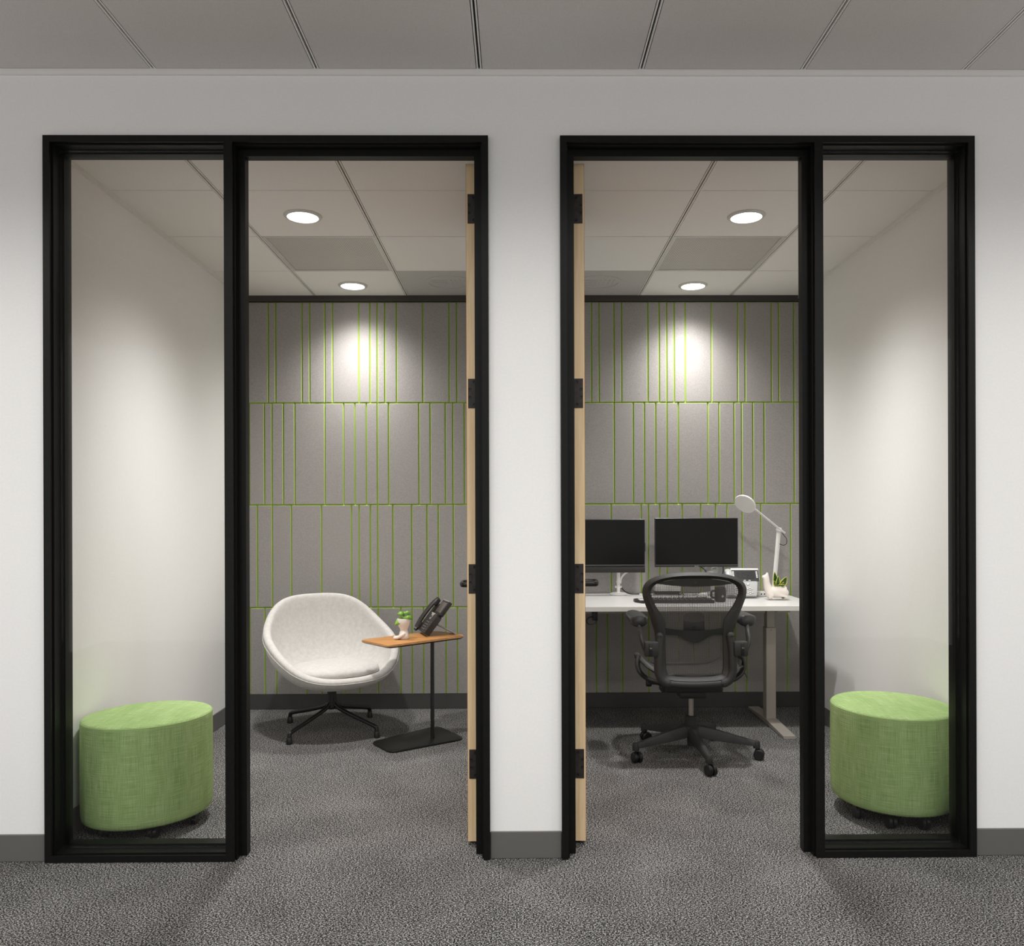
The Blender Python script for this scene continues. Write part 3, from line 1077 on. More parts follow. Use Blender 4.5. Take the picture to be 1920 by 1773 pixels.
for b_, t_, wd, bd, cu in (((0, 0, 0.142), (-0.037, -0.006, 0.146), 0.019, 0.010, 0.3), ((0.001, 0, 0.146), (0.040, -0.005, 0.149), 0.015, 0.012, 0.3),
                           ((0.002, -0.004, 0.128), (0.050, -0.018, 0.116), 0.023, 0.016, 0.25), ((-0.004, -0.006, 0.122), (-0.050, -0.022, 0.082), 0.023, 0.006, 0.2),
                           ((0, 0.004, 0.146), (0.010, 0.034, 0.150), 0.012, 0.006, 0.3)):
    q = G()
    leaf_blade(q, b_, t_, wd, bd, -cu, 8, nrm=(0, -0.5, 0.86))
    solid(q.obj('leaf', 'leaf', fp, smooth=80), 0.0022)

# ------------------------------------------------------------------ charcoal desk phone on the side table
ph = thing('desk_phone', 'charcoal desk phone with handset, tilted on its stand on the wooden side table', 'phone', (-0.580, 1.768, 0.5805), R(-70.6))
TL = R(52)
SLOPE = Matrix.Rotation(TL, 4, 'X')       # local plane: x across, y up the slope, z out of the face


def sl(gm, name, mats, parent, z_off=0.0, smooth=35):
    gm.xf(Matrix.Translation((0, 0.0, 0.0225)) @ SLOPE @ Matrix.Diagonal((1, 0.92, 1, 1)))
    return gm.obj(name, mats, parent, smooth=smooth)


bd = sl(G().prism(roundpoly([(-0.055, 0.0), (0.105, 0.0), (0.105, 0.125), (0.085, 0.145), (-0.055, 0.145)], 0.008, 4), -0.034, 0.0, 'z', bev=0.004), 'phone_body', 'phone', ph)
sl(G().prism(roundpoly([(-0.118, 0.0), (-0.056, 0.0), (-0.056, 0.215), (-0.118, 0.215)], 0.012, 4), -0.034, -0.008, 'z', bev=0.004), 'cradle', 'phone', ph)
ds = sl(G().box(-0.040, 0.145, -0.034, 0.105, 0.252, -0.010, bev=0.004), 'display_head', 'phone', ph)
sl(G().box(-0.026, 0.160, -0.0105, 0.092, 0.236, -0.0085), 'display_screen', 'lcd', ds)
sl(G().box(-0.036, 0.2475, -0.030, 0.101, 0.2535, -0.0085, bev=0.0015), 'display_cap', 'phone_grey', ds, 0)
# grey navigation plate
nv = sl(G().prism([(-0.040, 0.142), (0.060, 0.142), (0.038, 0.130), (0.026, 0.096), (0.012, 0.092), (0.000, 0.098), (-0.006, 0.128)], -0.002, 0.0022, 'z', bev=0.0008), 'navigation_plate', 'phone_grey', ph)
sl(G().lathe([(0.009, 0.002), (0.009, 0.004), (0.006, 0.005), (0.002, 0.005)], 20, (0.014, 0.114, 0)), 'navigation_button', 'phone', nv)
for r_ in range(4):
    for c_ in range(3):
        x, y = -0.018 + c_ * 0.028, 0.016 + r_ * 0.0175
        k_ = sl(G().box(x, y, -0.001, x + 0.019, y + 0.011, 0.0028, bev=0.0012, seg=1), 'key', 'phone_key', ph)
        sl(G().box(x + 0.007, y + 0.003, 0.0026, x + 0.012, y + 0.008, 0.0031), 'key_print', 'phone_grey', k_)
for r_ in range(4):
    sl(G().box(0.076, 0.020 + r_ * 0.018, -0.001, 0.094, 0.030 + r_ * 0.018, 0.0026, bev=0.0012, seg=1), 'key', 'phone_key', ph)
# handset: earpiece and mouthpiece with an arched grip
q = G()
hp = smooth_path([(-0.087, 0.004, 0.010), (-0.087, 0.030, 0.015), (-0.087, 0.075, 0.019), (-0.087, 0.125, 0.020), (-0.087, 0.175, 0.018), (-0.087, 0.215, 0.012), (-0.087, 0.242, 0.004)], 5)
q.tube(hp, [0.017, 0.018] + [0.0165] * (len(hp) - 4) + [0.018, 0.015], 14, squash=(1.45, 0.75))
q.box(-0.112, 0.004, -0.010, -0.062, 0.052, 0.016, bev=0.006)
q.box(-0.112, 0.188, -0.010, -0.062, 0.238, 0.016, bev=0.006)
hs = sl(q, 'handset', 'phone', ph)
sl(G().tube(smooth_path([(-0.087, 0.001, 0.0), (-0.096, -0.010, 0.0), (-0.108, -0.012, 0.002), (-0.122, -0.010, 0.004)], 5), 0.006, 10), 'cord_plug', 'rubber', hs)
# folding stand behind
q = G()
q.tube([(-0.02, 0.085, 0.062), (-0.02, 0.19, 0.0075)], 0.0055, 8, squash=(2.6, 0.8))
q.tube([(0.07, 0.085, 0.062), (0.07, 0.19, 0.0075)], 0.0055, 8, squash=(2.6, 0.8))
q.tube([(-0.035, 0.19, 0.0075), (0.085, 0.19, 0.0075)], 0.006, 8)
q.obj('folding_stand', 'phone_grey', ph)

# ------------------------------------------------------------------ desk
DX, DY, DZ = 0.95, 1.955, 0.762
dk = thing('standing_desk', 'white-topped height-adjustable desk with taupe steel legs', 'desk', (DX, DY, 0))
tpx0, tpx1, tpy0, tpy1 = 0.150 - DX, 1.752 - DX, 1.585 - DY, 2.335 - DY
q = G().prism([(tpx0, tpy0), (tpx1, tpy0), (tpx1, tpy1), (tpx0, tpy1)], DZ - 0.029, DZ, 'z', m=0, m_side=1, bev=0.0015, seg=1)
q.obj('desk_top', ['white_top', 'white_edge'], dk, smooth=0)
for sx, xc in ((1, 1.552 - DX), (-1, 0.320 - DX)):
    lg = G().box(xc - 0.03, -0.035, 0.028, xc + 0.03, 0.035, 0.590, bev=0.003, seg=1).obj('leg', 'taupe', dk, smooth=0)
    G().box(xc - 0.024, -0.029, 0.590, xc + 0.024, 0.029, 0.726, bev=0.002, seg=1).obj('telescoping_tube', 'taupe', lg, smooth=0)
    G().cyl((xc, -0.0355, 0.575), (xc, -0.0345, 0.575), 0.0025, n=10).obj('set_screw', 'rubber', lg)
    q = G()
    fp_ = [(-0.375, 0.0), (0.345, 0.0), (0.345, 0.016), (0.06, 0.029), (-0.06, 0.029), (-0.375, 0.016)]
    q.prism([(y, z + 0.001) for y, z in fp_], xc - 0.036, xc + 0.036, 'x', bev=0.002, seg=1)
    q.obj('foot', 'taupe', dk, smooth=0)
    G().box(xc - 0.04, -0.27, 0.713, xc + 0.04, 0.27, 0.7325, bev=0.002, seg=1).obj('support_bracket', 'taupe', dk, smooth=0)
G().box(0.36 - DX, -0.02, 0.680, 1.52 - DX, 0.02, 0.712).obj('cross_beam', 'taupe', dk, smooth=0)
cb = G().box(0.43 - DX, 1.665 - DY, 0.672, 0.462 - DX, 1.70 - DY, 0.7325, bev=0.003).obj('cable_clip', 'rubber', dk)
q = G().tube(smooth_path([(0.446 - DX, 1.672 - DY, 0.688), (0.425 - DX, 1.664 - DY, 0.694), (0.404 - DX, 1.66 - DY, 0.686), (0.398 - DX, 1.66 - DY, 0.668), (0.410 - DX, 1.662 - DY, 0.652), (0.432 - DX, 1.666 - DY, 0.652), (0.452 - DX, 1.67 - DY, 0.662), (0.455 - DX, 1.68 - DY, 0.678)], 5), 0.004, 8)
q.obj('cable_loop', 'rubber', cb)


# ------------------------------------------------------------------ monitors on arms
def monitor(x0, x1, z0, z1, y, label, chin, bar):
    cxm = (x0 + x1) / 2
    t = thing('monitor', label, 'monitor', (cxm, y, DZ), 0, 'black monitors on the white desk')
    hw = (x1 - x0) / 2
    za, zb = z0 - DZ, z1 - DZ
    zc = za + bar
    q = G()
    q.box(-hw, 0, zc, hw, 0.020, zb, bev=0.002, seg=1)
    q.box(-hw * 0.55, 0.018, zc + 0.05, hw * 0.55, 0.042, zb - 0.06, bev=0.008)
    hs_ = q.obj('housing', 'bezel', t)
    G().box(-hw + 0.005, -0.001, zc + chin, hw - 0.005, 0.002, zb - 0.005).obj('screen', 'screen', t, smooth=0)
    G().box(-hw + 0.002, -0.0022, zc + chin - 0.003, hw - 0.002, 0.001, zc + chin + 0.0005).obj('lower_bezel_strip', 'bezel_grey', t, smooth=0)
    if bar:
        G().box(-hw, -0.006, za, hw - 0.0, 0.024, zc - 0.001, bev=0.003).obj('soundbar', 'soundbar', t)
        G().box(hw, 0.004, zc + 0.10, hw + 0.004, 0.016, zc + 0.155, bev=0.001, seg=1).obj('side_camera_tab', 'bezel', t, smooth=0)
    return t, zc, hw


mA, zcA, hwA = monitor(0.277, 0.8165, 0.913, 1.256, 2.165, 'black monitor with speaker bar, partly behind the open right door', 0.014, 0.036)
mB, zcB, hwB = monitor(0.881, 1.4165, 0.9475, 1.2625, 2.165, 'black monitor with thin bezel above the office chair backrest', 0.014, 0.0)
# tiny maker's mark on the lower bezel
cu = bpy.data.curves.new('bezel_mark', 'FONT')
cu.body = 'BenQ'
cu.size = 0.0105
cu.align_x = 'CENTER'
cu.extrude = 0.0002
cu.materials.append(M['mark_grey'])
tmp = bpy.data.objects.new('bezel_mark', cu)
C.objects.link(tmp)
bpy.context.view_layer.update()
me_ = bpy.data.meshes.new_from_object(tmp.evaluated_get(bpy.context.evaluated_depsgraph_get()))
C.objects.unlink(tmp)
bpy.data.objects.remove(tmp)
mk = bpy.data.objects.new('bezel_mark', me_)
C.objects.link(mk)
mk.parent = mB
mk.location = (0, -0.0008, zcB + 0.0018)
mk.rotation_euler = (R(90), 0, 0)

# left monitor arm
ma = mA
OA = Matrix.Translation((0.653 - 0.54675, 2.235 - 2.165, 0))
G().lathe([(0.054, 0.0003), (0.057, 0.003), (0.057, 0.009), (0.050, 0.014), (0.014, 0.020)], 36).xf(OA).obj('arm_base', 'white_metal', ma)
G().cyl((0, 0, 0.014), (0, 0, 0.165), 0.0115, n=20).xf(OA).obj('arm_post', 'white_metal', ma)
q = G().lathe([(0.0115, 0.080), (0.015, 0.081), (0.015, 0.092), (0.0115, 0.093)], 20)
q.box(-0.022, -0.004, 0.046, 0.022, 0.004, 0.060, bev=0.002)
q.xf(OA).obj('arm_collar', 'white_metal', ma)
G().tube(smooth_path([(0.013, -0.002, 0.075), (0.017, -0.004, 0.105), (0.030, -0.008, 0.128), (0.056, -0.014, 0.150)], 6), 0.006, 10).xf(OA).obj('lower_arm', 'white_metal', ma)
G().tube(smooth_path([(0.016, 0.004, 0.056), (0.030, 0.012, 0.036), (0.056, 0.020, 0.014), (0.095, 0.025, 0.004), (0.14, 0.02, 0.004)], 6), 0.004, 8).xf(OA).obj('cable', 'rubber', ma)
G().tube([(0.0, 0.0, 0.163), (-0.05, -0.012, 0.27), (-0.106, -0.020, 0.32)], 0.012, 12).xf(OA).obj('upper_arm', 'white_metal', ma)

# right monitor arm
mb = mB
OB = Matrix.Translation((1.272 - 1.14875, 2.245 - 2.165, 0))
G().lathe([(0.050, 0.0003), (0.054, 0.003), (0.054, 0.009), (0.046, 0.014), (0.014, 0.020)], 36).xf(OB).obj('arm_base', 'white_metal', mb)
G().cyl((0, 0, 0.014), (0, 0, 0.150), 0.014, n=20).xf(OB).obj('arm_post', 'white_metal', mb)
G().ball((0.01, -0.01, 0.160), 0.026, 0.022, 0.026, 16).xf(OB).obj('arm_joint', 'silver_plastic', mb)
G().tube([(-0.005, -0.02, 0.152), (-0.075, -0.018, 0.142), (-0.045, -0.022, 0.188), (-0.118, -0.026, 0.345)], 0.0085, 10, squash=(1.3, 0.8)).xf(OB).obj('upper_arm', 'white_metal', mb)
G().tube(smooth_path([(-0.10, -0.036, 0.19), (-0.075, -0.034, 0.175), (-0.055, -0.032, 0.158), (-0.05, -0.03, 0.145)], 5), 0.0032, 8).xf(OB).obj('cable', 'rubber', mb)
G().tube(smooth_path([(0.058, -0.036, 0.19), (0.06, -0.034, 0.165), (0.058, -0.03, 0.14), (0.05, -0.02, 0.12)], 5), 0.0032, 8).xf(OB).obj('cable', 'rubber', mb)

# ------------------------------------------------------------------ desk lamp
dl = thing('desk_lamp', 'white desk lamp with a flat round head on a hinged arm, behind the llama planter', 'lamp', (1.655, 2.20, DZ))
G().lathe([(0.058, 0.0003), (0.06, 0.003), (0.06, 0.012), (0.055, 0.015), (0.012, 0.016)], 40).obj('base', 'white_plastic', dl)
G().tube([(0.0, 0, 0.015), (0.037, 0, 0.425)], 0.0115, 4, squash=(1.2, 0.7)).obj('post', 'white_plastic', dl)
q = G().cyl((0.037, -0.018, 0.425), (0.037, 0.016, 0.425), 0.0135, n=20)
q.ball((0.024, -0.010, 0.423), 0.010, 0.010, 0.010, 12)
q.obj('hinge_knuckle', 'white_plastic', dl)
G().tube([(0.073, -0.008, 0.400), (-0.140, -0.060, 0.560)], 0.0085, 4, squash=(1.25, 0.75)).obj('arm', 'white_plastic', dl)
q = G().ball((-0.147, -0.062, 0.564), 0.011, 0.011, 0.011, 12)
q.obj('neck_joint', 'white_plastic', dl)
nrm = Vector((-0.56, -0.55, -0.62)).normalized()
ctr = Vector((-0.203, -0.075, 0.590))
rotm = Vector((0, 0, -1)).rotation_difference(nrm).to_matrix().to_4x4()
q = G().lathe([(0.002, 0.012), (0.055, 0.011), (0.068, 0.007), (0.0715, 0.0), (0.0700, -0.005), (0.066, -0.006)], 48)
q.xf(Matrix.Translation(ctr) @ rotm)
hd = q.obj('lamp_head', 'white_plastic', dl, smooth=50)
q = G().lathe([(0.0655, -0.004), (0.0655, -0.0066), (0.03, -0.0074), (0.002, -0.0076)], 48)
q.xf(Matrix.Translation(ctr) @ rotm)
q.obj('diffuser_disc', 'white_plastic', hd)
G().tube(smooth_path([(0.056, -0.006, 0.402), (0.070, -0.004, 0.384), (0.086, -0.002, 0.362), (0.086, 0.0, 0.334), (0.068, 0.0, 0.322), (0.046, 0.0, 0.328), (0.034, 0.0, 0.334)], 6), 0.0022, 8).obj('cord', 'rubber', dl)

# ------------------------------------------------------------------ white desk phone
wp = thing('desk_phone', 'white desk phone with a dark screen on the white desk, left of the llama planter', 'phone', (1.415, 1.985, DZ + 0.0005), R(-4))
TW = Matrix.Rotation(R(58), 4, 'X')


def sw(gm, name, mats, parent, smooth=35):
    gm.xf(Matrix.Translation((0, 0.0, 0.0185)) @ TW @ Matrix.Diagonal((1, 0.92, 1, 1)))
    return gm.obj(name, mats, parent, smooth=smooth)


sw(G().prism(roundpoly([(-0.115, 0), (0.068, 0), (0.084, 0.108), (-0.118, 0.108)], 0.007, 4), -0.030, 0, 'z', bev=0.004), 'phone_body', 'silver_plastic', wp)
dd = sw(G().box(-0.075, 0.109, -0.032, 0.100, 0.210, -0.006, bev=0.004), 'display_head', 'silver_plastic', wp)
sw(G().box(-0.072, 0.1115, -0.0066, 0.097, 0.196, -0.0048), 'display_panel', 'bezel', dd)
sw(G().box(-0.048, 0.128, -0.0052, 0.070, 0.188, -0.0042), 'display_screen', 'lcd_dark', dd)
sw(G().box(-0.074, 0.1965, -0.034, 0.099, 0.2115, -0.0035, bev=0.003), 'display_cap', 'white_plastic', dd)
for r_ in range(5):
    for xx in (-0.066, 0.080):
        sw(G().box(xx, 0.138 + r_ * 0.0105, -0.0052, xx + 0.010, 0.1445 + r_ * 0.0105, -0.0030), 'line_key', 'white_plastic', wp, 0)
for xx in (-0.03, 0.0, 0.03):
    sw(G().box(xx, 0.115, -0.0052, xx + 0.013, 0.1195, -0.0030), 'line_key', 'white_plastic', wp, 0)
for bx, by in ((0.030, 0.020), (0.030, 0.048), (-0.012, 0.020), (-0.012, 0.048), (-0.05, 0.02), (-0.05, 0.048)):
    for dx_, dy_ in ((0, 0.009), (-0.013, 0.002), (0.013, 0.002), (0, -0.006)):
        kk_ = sw(G().box(bx + dx_ - 0.0062, by + dy_ - 0.0040, -0.001, bx + dx_ + 0.0062, by + dy_ + 0.0040, 0.0012), 'key_surround', 'grey_key', wp, 0)
        sw(G().box(bx + dx_ - 0.0050, by + dy_ - 0.0028, 0.001, bx + dx_ + 0.0050, by + dy_ + 0.0028, 0.0030), 'key_cap', 'white_plastic', kk_, 0)
kk_ = sw(G().lathe([(0.0085, -0.001), (0.0085, 0.0015), (0.002, 0.0018)], 20, (0.022, 0.085, 0), sx=1.2, sy=0.8), 'key_surround', 'grey_key', wp, 35)
sw(G().lathe([(0.0068, 0.001), (0.0068, 0.003), (0.002, 0.0034)], 20, (0.022, 0.085, 0), sx=1.2, sy=0.8), 'key_cap', 'white_plastic', kk_, 35)
q = G()
q.tube(smooth_path([(-0.093, 0.0, 0.006), (-0.093, 0.05, 0.026), (-0.093, 0.1, 0.030), (-0.093, 0.15, 0.024), (-0.093, 0.19, 0.004)], 5), 0.015, 12, squash=(1.4, 0.8))
sw(q, 'handset', 'silver_plastic', wp)
q = G().box(-0.06, 0.070, 0.0, 0.06, 0.150, 0.008, bev=0.002)
q.prism([(0.125, 0.006), (0.148, 0.006), (0.118, 0.100), (0.108, 0.094)], -0.05, 0.05, 'x')
q.obj('stand', 'silver_plastic', wp)

# ------------------------------------------------------------------ llama planter
lp = thing('llama_planter', 'cream ceramic llama planter holding a yellow-edged succulent on the desk', 'planter', (1.578, 1.905, DZ))
nodes = [(0.020, 0, 0.052, .034), (-0.030, 0, 0.050, .033), (-0.054, 0, 0.075, .0205), (-0.058, 0, 0.105, .0185), (-0.058, 0, 0.138, .0165), (-0.074, 0, 0.142, .0105), (-0.087, 0, 0.140, .0075),
         (0.056, 0, 0.052, .030), (0.076, 0, 0.058, .012),
         (-0.040, -0.020, 0.022, .0125), (-0.041, -0.021, 0.0075, .0115), (-0.040, 0.020, 0.022, .0125), (-0.041, 0.021, 0.0075, .0115),
         (0.054, -0.020, 0.022, .0125), (0.056, -0.021, 0.0075, .0115), (0.054, 0.020, 0.022, .0125), (0.056, 0.021, 0.0075, .0115),
         (-0.054, -0.008, 0.156, .0055), (-0.053, -0.009, 0.167, .0030), (-0.054, 0.008, 0.156, .0055), (-0.053, 0.009, 0.167, .0030)]
edges = [(0, 1), (1, 2), (2, 3), (3, 4), (4, 5), (5, 6), (0, 7), (7, 8), (1, 9), (9, 10), (1, 11), (11, 12), (7, 13), (13, 14), (7, 15), (15, 16), (4, 17), (17, 18), (4, 19), (19, 20)]
me_ = bpy.data.meshes.new('llama_body')
me_.from_pydata([n_[:3] for n_ in nodes], edges, [])
me_.materials.append(M['ceramic'])
lb = bpy.data.objects.new('llama_body', me_)
C.objects.link(lb)
lb.parent = lp
lb.modifiers.new('skin', 'SKIN')
for i, n_ in enumerate(nodes):
    sv = me_.skin_vertices[0].data[i]
    sv.radius = (n_[3] * 1.1, n_[3] * 1.1)
    sv.use_root = (i == 0)
sub = lb.modifiers.new('sub', 'SUBSURF'); sub.levels = 2; sub.render_levels = 2
for p_ in me_.polygons:
    p_.use_smooth = True
lb.modifiers['skin'].use_smooth_shade = True
G().lathe([(0.030, 0.074), (0.0315, 0.083), (0.0290, 0.0845), (0.027, 0.080)], 28, (0.018, 0, 0), sx=1.25, sy=0.8, close=False).obj('pot_rim', 'ceramic', lp)
G().lathe([(0.028, 0.078), (0.027, 0.0815), (0.002, 0.0825)], 24, (0.018, 0, 0), sx=1.25, sy=0.8).obj('soil', 'soil', lp)
for b_, t_, wd in (((-0.002, 0, 0.082), (-0.012, -0.004, 0.172), .0180), ((0.004, -0.010, 0.082), (0.006, -0.022, 0.148), .0150), ((0.030, -0.002, 0.082), (0.062, -0.006, 0.142), .0210),
                   ((-0.004, -0.008, 0.083), (-0.020, -0.016, 0.120), .0100), ((0.012, -0.012, 0.084), (0.052, -0.026, 0.092), .0090), ((0.016, 0.006, 0.082), (0.026, 0.010, 0.122), .0120),
                   ((0.016, -0.012, 0.086), (0.000, -0.026, 0.094), .0080), ((0.028, -0.010, 0.084), (0.040, -0.022, 0.112), .0090)):
    q = G()
    leaf_blade(q, b_, t_, wd, 0.004, 0.25, 8, edge=0.28, nrm=(0.15, -1, 0.12))
    solid(q.obj('leaf', ['leaf_dark', 'leaf_yellow'], lp, smooth=80), 0.0022)

# ------------------------------------------------------------------ small desk items
hb = thing('usb_hub', 'small white box with two ports between the white phone and llama planter', 'hub', (1.556, 2.13, DZ))
G().box(-0.034, -0.02, 0.0005, 0.034, 0.02, 0.033, bev=0.006).obj('hub_body', 'white_plastic', hb)
for xx in (-0.006, 0.014):
    G().box(xx - 0.004, -0.0206, 0.011, xx + 0.004, -0.0196, 0.019).obj('port', 'rubber', hb, smooth=0)
G().tube(smooth_path([(-0.034, 0.0, 0.012), (-0.045, 0.02, 0.006), (-0.05, 0.05, 0.004), (-0.03, 0.09, 0.004)], 5), 0.0025, 8).obj('cord', 'white_plastic', hb)

kb = thing('keyboard', 'dark keyboard with a silver left corner on the desk, seen through the chair mesh', 'keyboard', (0.945, 1.825, DZ))
G().prism(roundpoly([(-0.215, -0.085), (0.215, -0.085), (0.222, -0.07), (0.222, 0.080), (-0.215, 0.080), (-0.245, 0.05), (-0.245, -0.03)], 0.008, 3), 0.0005, 0.014, 'z', bev=0.003).obj('case', 'graphite_dark', kb)
for r_ in range(5):
    for c_ in range(14):
        G().box(-0.165 + c_ * 0.0265, -0.062 + r_ * 0.026, 0.013, -0.165 + c_ * 0.0265 + 0.022, -0.062 + r_ * 0.026 + 0.021, 0.0195, bev=0.0018, seg=1).obj('key', 'phone', kb, smooth=0)
G().box(-0.222, -0.055, 0.0135, -0.172, 0.035, 0.0165, bev=0.001, seg=1).obj('silver_plate', 'silver_plastic', kb, smooth=0)

mg = thing('mug', 'dark mug on the desk at the right end of the keyboard', 'mug', (1.214, 1.815, DZ))
G().lathe([(0.024, 0.0005), (0.030, 0.002), (0.0325, 0.012), (0.034, 0.085), (0.0325, 0.086), (0.030, 0.080), (0.028, 0.010), (0.004, 0.008)], 32).obj('cup', 'graphite', mg)
G().tube(smooth_path([(-0.033, 0, 0.066), (-0.048, 0, 0.064), (-0.055, 0, 0.046), (-0.048, 0, 0.028), (-0.032, 0, 0.024)], 5), 0.005, 10, squash=(1, 1.4)).obj('handle', 'graphite', mg)
G().lathe([(0.007, -0.0004), (0.007, 0.0006), (0.001, 0.0007)], 16).xf(Matrix.Translation((0.006, -0.0336, 0.036)) @ Matrix.Rotation(R(90), 4, 'X')).obj('round_badge', 'silver_plastic', mg)

dc = thing('docking_station', 'white docking box on a dark stand at the back of the desk', 'dock', (0.975, 2.265, DZ))
G().box(-0.078, -0.03, 0.0005, 0.078, 0.03, 0.022, bev=0.003).obj('stand', 'graphite_dark', dc)
G().box(-0.084, -0.035, 0.0225, 0.084, 0.035, 0.066, bev=0.006).obj('box', 'white_plastic', dc)
for xx in (-0.04, 0.0, 0.04):
    G().cyl((xx, -0.01, 0.0655), (xx, -0.01, 0.068), 0.005, n=12).obj('button', 'oak_edge', dc)

ca = thing('cable_adapter', 'small white adapter with a dark cord on the desk beside the mug', 'adapter', (1.165, 2.06, DZ))
G().tube([(-0.030, 0, 0.015), (-0.012, 0, 0.0165), (0.026, 0, 0.0165)], [0.006, 0.014, 0.016], 14).obj('adapter_body', 'white_plastic', ca)
G().tube(smooth_path([(-0.028, 0, 0.012), (-0.045, -0.03, 0.006), (-0.03, -0.07, 0.004), (0.0, -0.10, 0.004), (0.035, -0.09, 0.004), (0.05, -0.05, 0.004)], 6), 0.0022, 8).obj('cord', 'rubber', ca)

cl = thing('cable_hook', 'thin curled cord lying on the desk behind the keyboard', 'cable', (1.025, 2.02, DZ))
G().tube(smooth_path([(-0.01, 0, 0.003), (-0.022, 0.01, 0.010), (-0.012, 0.01, 0.024), (0.008, 0.012, 0.026), (0.016, 0.012, 0.016), (0.008, 0.012, 0.006), (-0.004, 0.0, 0.0028)], 6), 0.0024, 8).obj('cord', 'rubber', cl)

# ------------------------------------------------------------------ office chair
oc = thing('office_chair', 'graphite mesh-back office chair on casters, turned toward the desk', 'chair', (0.926, 1.293, 0))
BX = -0.027            # backrest is centred slightly left of the column


def back_y(z):
    """depth of the back surface at height z (local), leaning away from the desk towards the top"""
    return -0.232 + 0.035 * math.sin((z - 0.42) * 2.6) - max(0, z - 0.66) * 0.16


def pt(x, z, off=0.0, wrap=0.30):
    return (BX + x, back_y(z) + wrap * x * x + off, z)


# outer ring of the back: outline points (half), mirrored; each with inner partner
OUT = [(0.0, 0.998), (0.075, 0.996), (0.150, 0.987), (0.205, 0.972), (0.245, 0.947), (0.264, 0.912), (0.262, 0.870), (0.247, 0.825), (0.228, 0.775), (0.212, 0.725), (0.200, 0.680), (0.196, 0.620), (0.195, 0.560), (0.194, 0.500), (0.186, 0.462), (0.160, 0.440), (0.10, 0.430), (0.0, 0.427)]
INN = [(0.0, 0.966), (0.070, 0.965), (0.140, 0.957), (0.186, 0.943), (0.215, 0.923), (0.2245, 0.896), (0.2165, 0.862), (0.196, 0.820), (0.170, 0.780), (0.151, 0.745), (0.147, 0.690), (0.147, 0.620), (0.147, 0.560), (0.146, 0.510), (0.141, 0.486), (0.128, 0.471), (0.08, 0.464), (0.0, 0.462)]
ringO = OUT + [(-x, z) for x, z in OUT[-2:0:-1]]
ringI = INN + [(-x, z) for x, z in INN[-2:0:-1]]


def ring_strip(q, A, B, thick, m=0):
    n_ = len(A)
    cols = []
    for (xa, za), (xb, zb_) in zip(A, B):
        pa, pb = Vector(pt(xa, za)), Vector(pt(xb, zb_))
        mid = (pa + pb) / 2
        cols.append([pa + Vector((0, thick * 0.35, 0)), pa + Vector((0, -thick * 0.25, 0)), mid + Vector((0, -thick * 0.75, 0)), pb + Vector((0, -thick * 0.25, 0)), pb + Vector((0, thick * 0.35, 0)), mid + Vector((0, thick * 0.6, 0))])
    vs = [[q.bm.verts.new(p) for p in c] for c in cols]
    for i in range(n_):
        for k in range(6):
            f = q.bm.faces.new((vs[i][k], vs[i][(k + 1) % 6], vs[(i + 1) % n_][(k + 1) % 6], vs[(i + 1) % n_][k]))
            f.material_index = m


def dense(ring, n=3):
    P = [Vector((x, z, 0)) for x, z in ring]
    k = len(P)
    out = []
    for i in range(k):
        a, b, c, d = P[i - 1], P[i], P[(i + 1) % k], P[(i + 2) % k]
        for j in range(n):
            t = j / n
            v = 0.5 * ((2 * b) + (c - a) * t + (2 * a - 5 * b + 4 * c - d) * t * t + (-a + 3 * b - 3 * c + d) * t ** 3)
            out.append((v.x, v.y))
    return out


DO, DI = dense(ringO), dense(ringI)
q = G()
ring_strip(q, DO, DI, 0.030)
bf = q.obj('back_frame', 'graphite', oc, smooth=60)

# mesh filling the ring
q = G()
uvl = q.bm.loops.layers.uv.new('UVMap')
zsr = [0.462 + (0.966 - 0.462) * i / 30 for i in range(31)]


def half_w(z):
    best = 0
    for (x0, z0_), (x1, z1_) in zip(INN[:-1], INN[1:]):
        if min(z0_, z1_) <= z <= max(z0_, z1_) and z0_ != z1_:
            best = max(best, x0 + (x1 - x0) * (z - z0_) / (z1_ - z0_))
    return best


grid = []
for z in zsr:
    hw_ = max(0.01, half_w(min(max(z, 0.4625), 0.9655))) + 0.006
    grid.append([q.bm.verts.new(pt(hw_ * (j / 10 - 1), z, 0.004)) for j in range(21)])
for i in range(30):
    for j in range(20):
        f = q.bm.faces.new((grid[i][j], grid[i][j + 1], grid[i + 1][j + 1], grid[i + 1][j]))
        for lp_ in f.loops:
            lp_[uvl].uv = (lp_.vert.co.x + 2, lp_.vert.co.z)
q.obj('back_mesh', 'mesh', oc, smooth=180)
# crescent panel at the top of the back
q = G()
cr = [(x, z) for x, z in ((-0.190, 0.938), (-0.12, 0.952), (0, 0.959), (0.12, 0.952), (0.190, 0.938), (0.150, 0.934), (0.08, 0.929), (0, 0.927), (-0.08, 0.929), (-0.150, 0.934))]
n_ = 16
for lay in (0,):
    topz = lambda x: 0.968 - 0.72 * x * x
    botz = lambda x: 0.924 + 0.40 * x * x
    A_ = [-0.195 + 0.39 * i / n_ for i in range(n_ + 1)]
    f1 = [[q.bm.verts.new(pt(x, topz(x), -0.006)), q.bm.verts.new(pt(x, botz(x), -0.006)), q.bm.verts.new(pt(x, botz(x), 0.004)), q.bm.verts.new(pt(x, topz(x), 0.004))] for x in A_]
    for i in range(n_):
        for k in range(4):
            q.bm.faces.new((f1[i][k], f1[i][(k + 1) % 4], f1[i + 1][(k + 1) % 4], f1[i + 1][k]))
    q.bm.faces.new(f1[0]); q.bm.faces.new(f1[-1][::-1])
cp = q.obj('top_panel', 'graphite', oc, smooth=35)
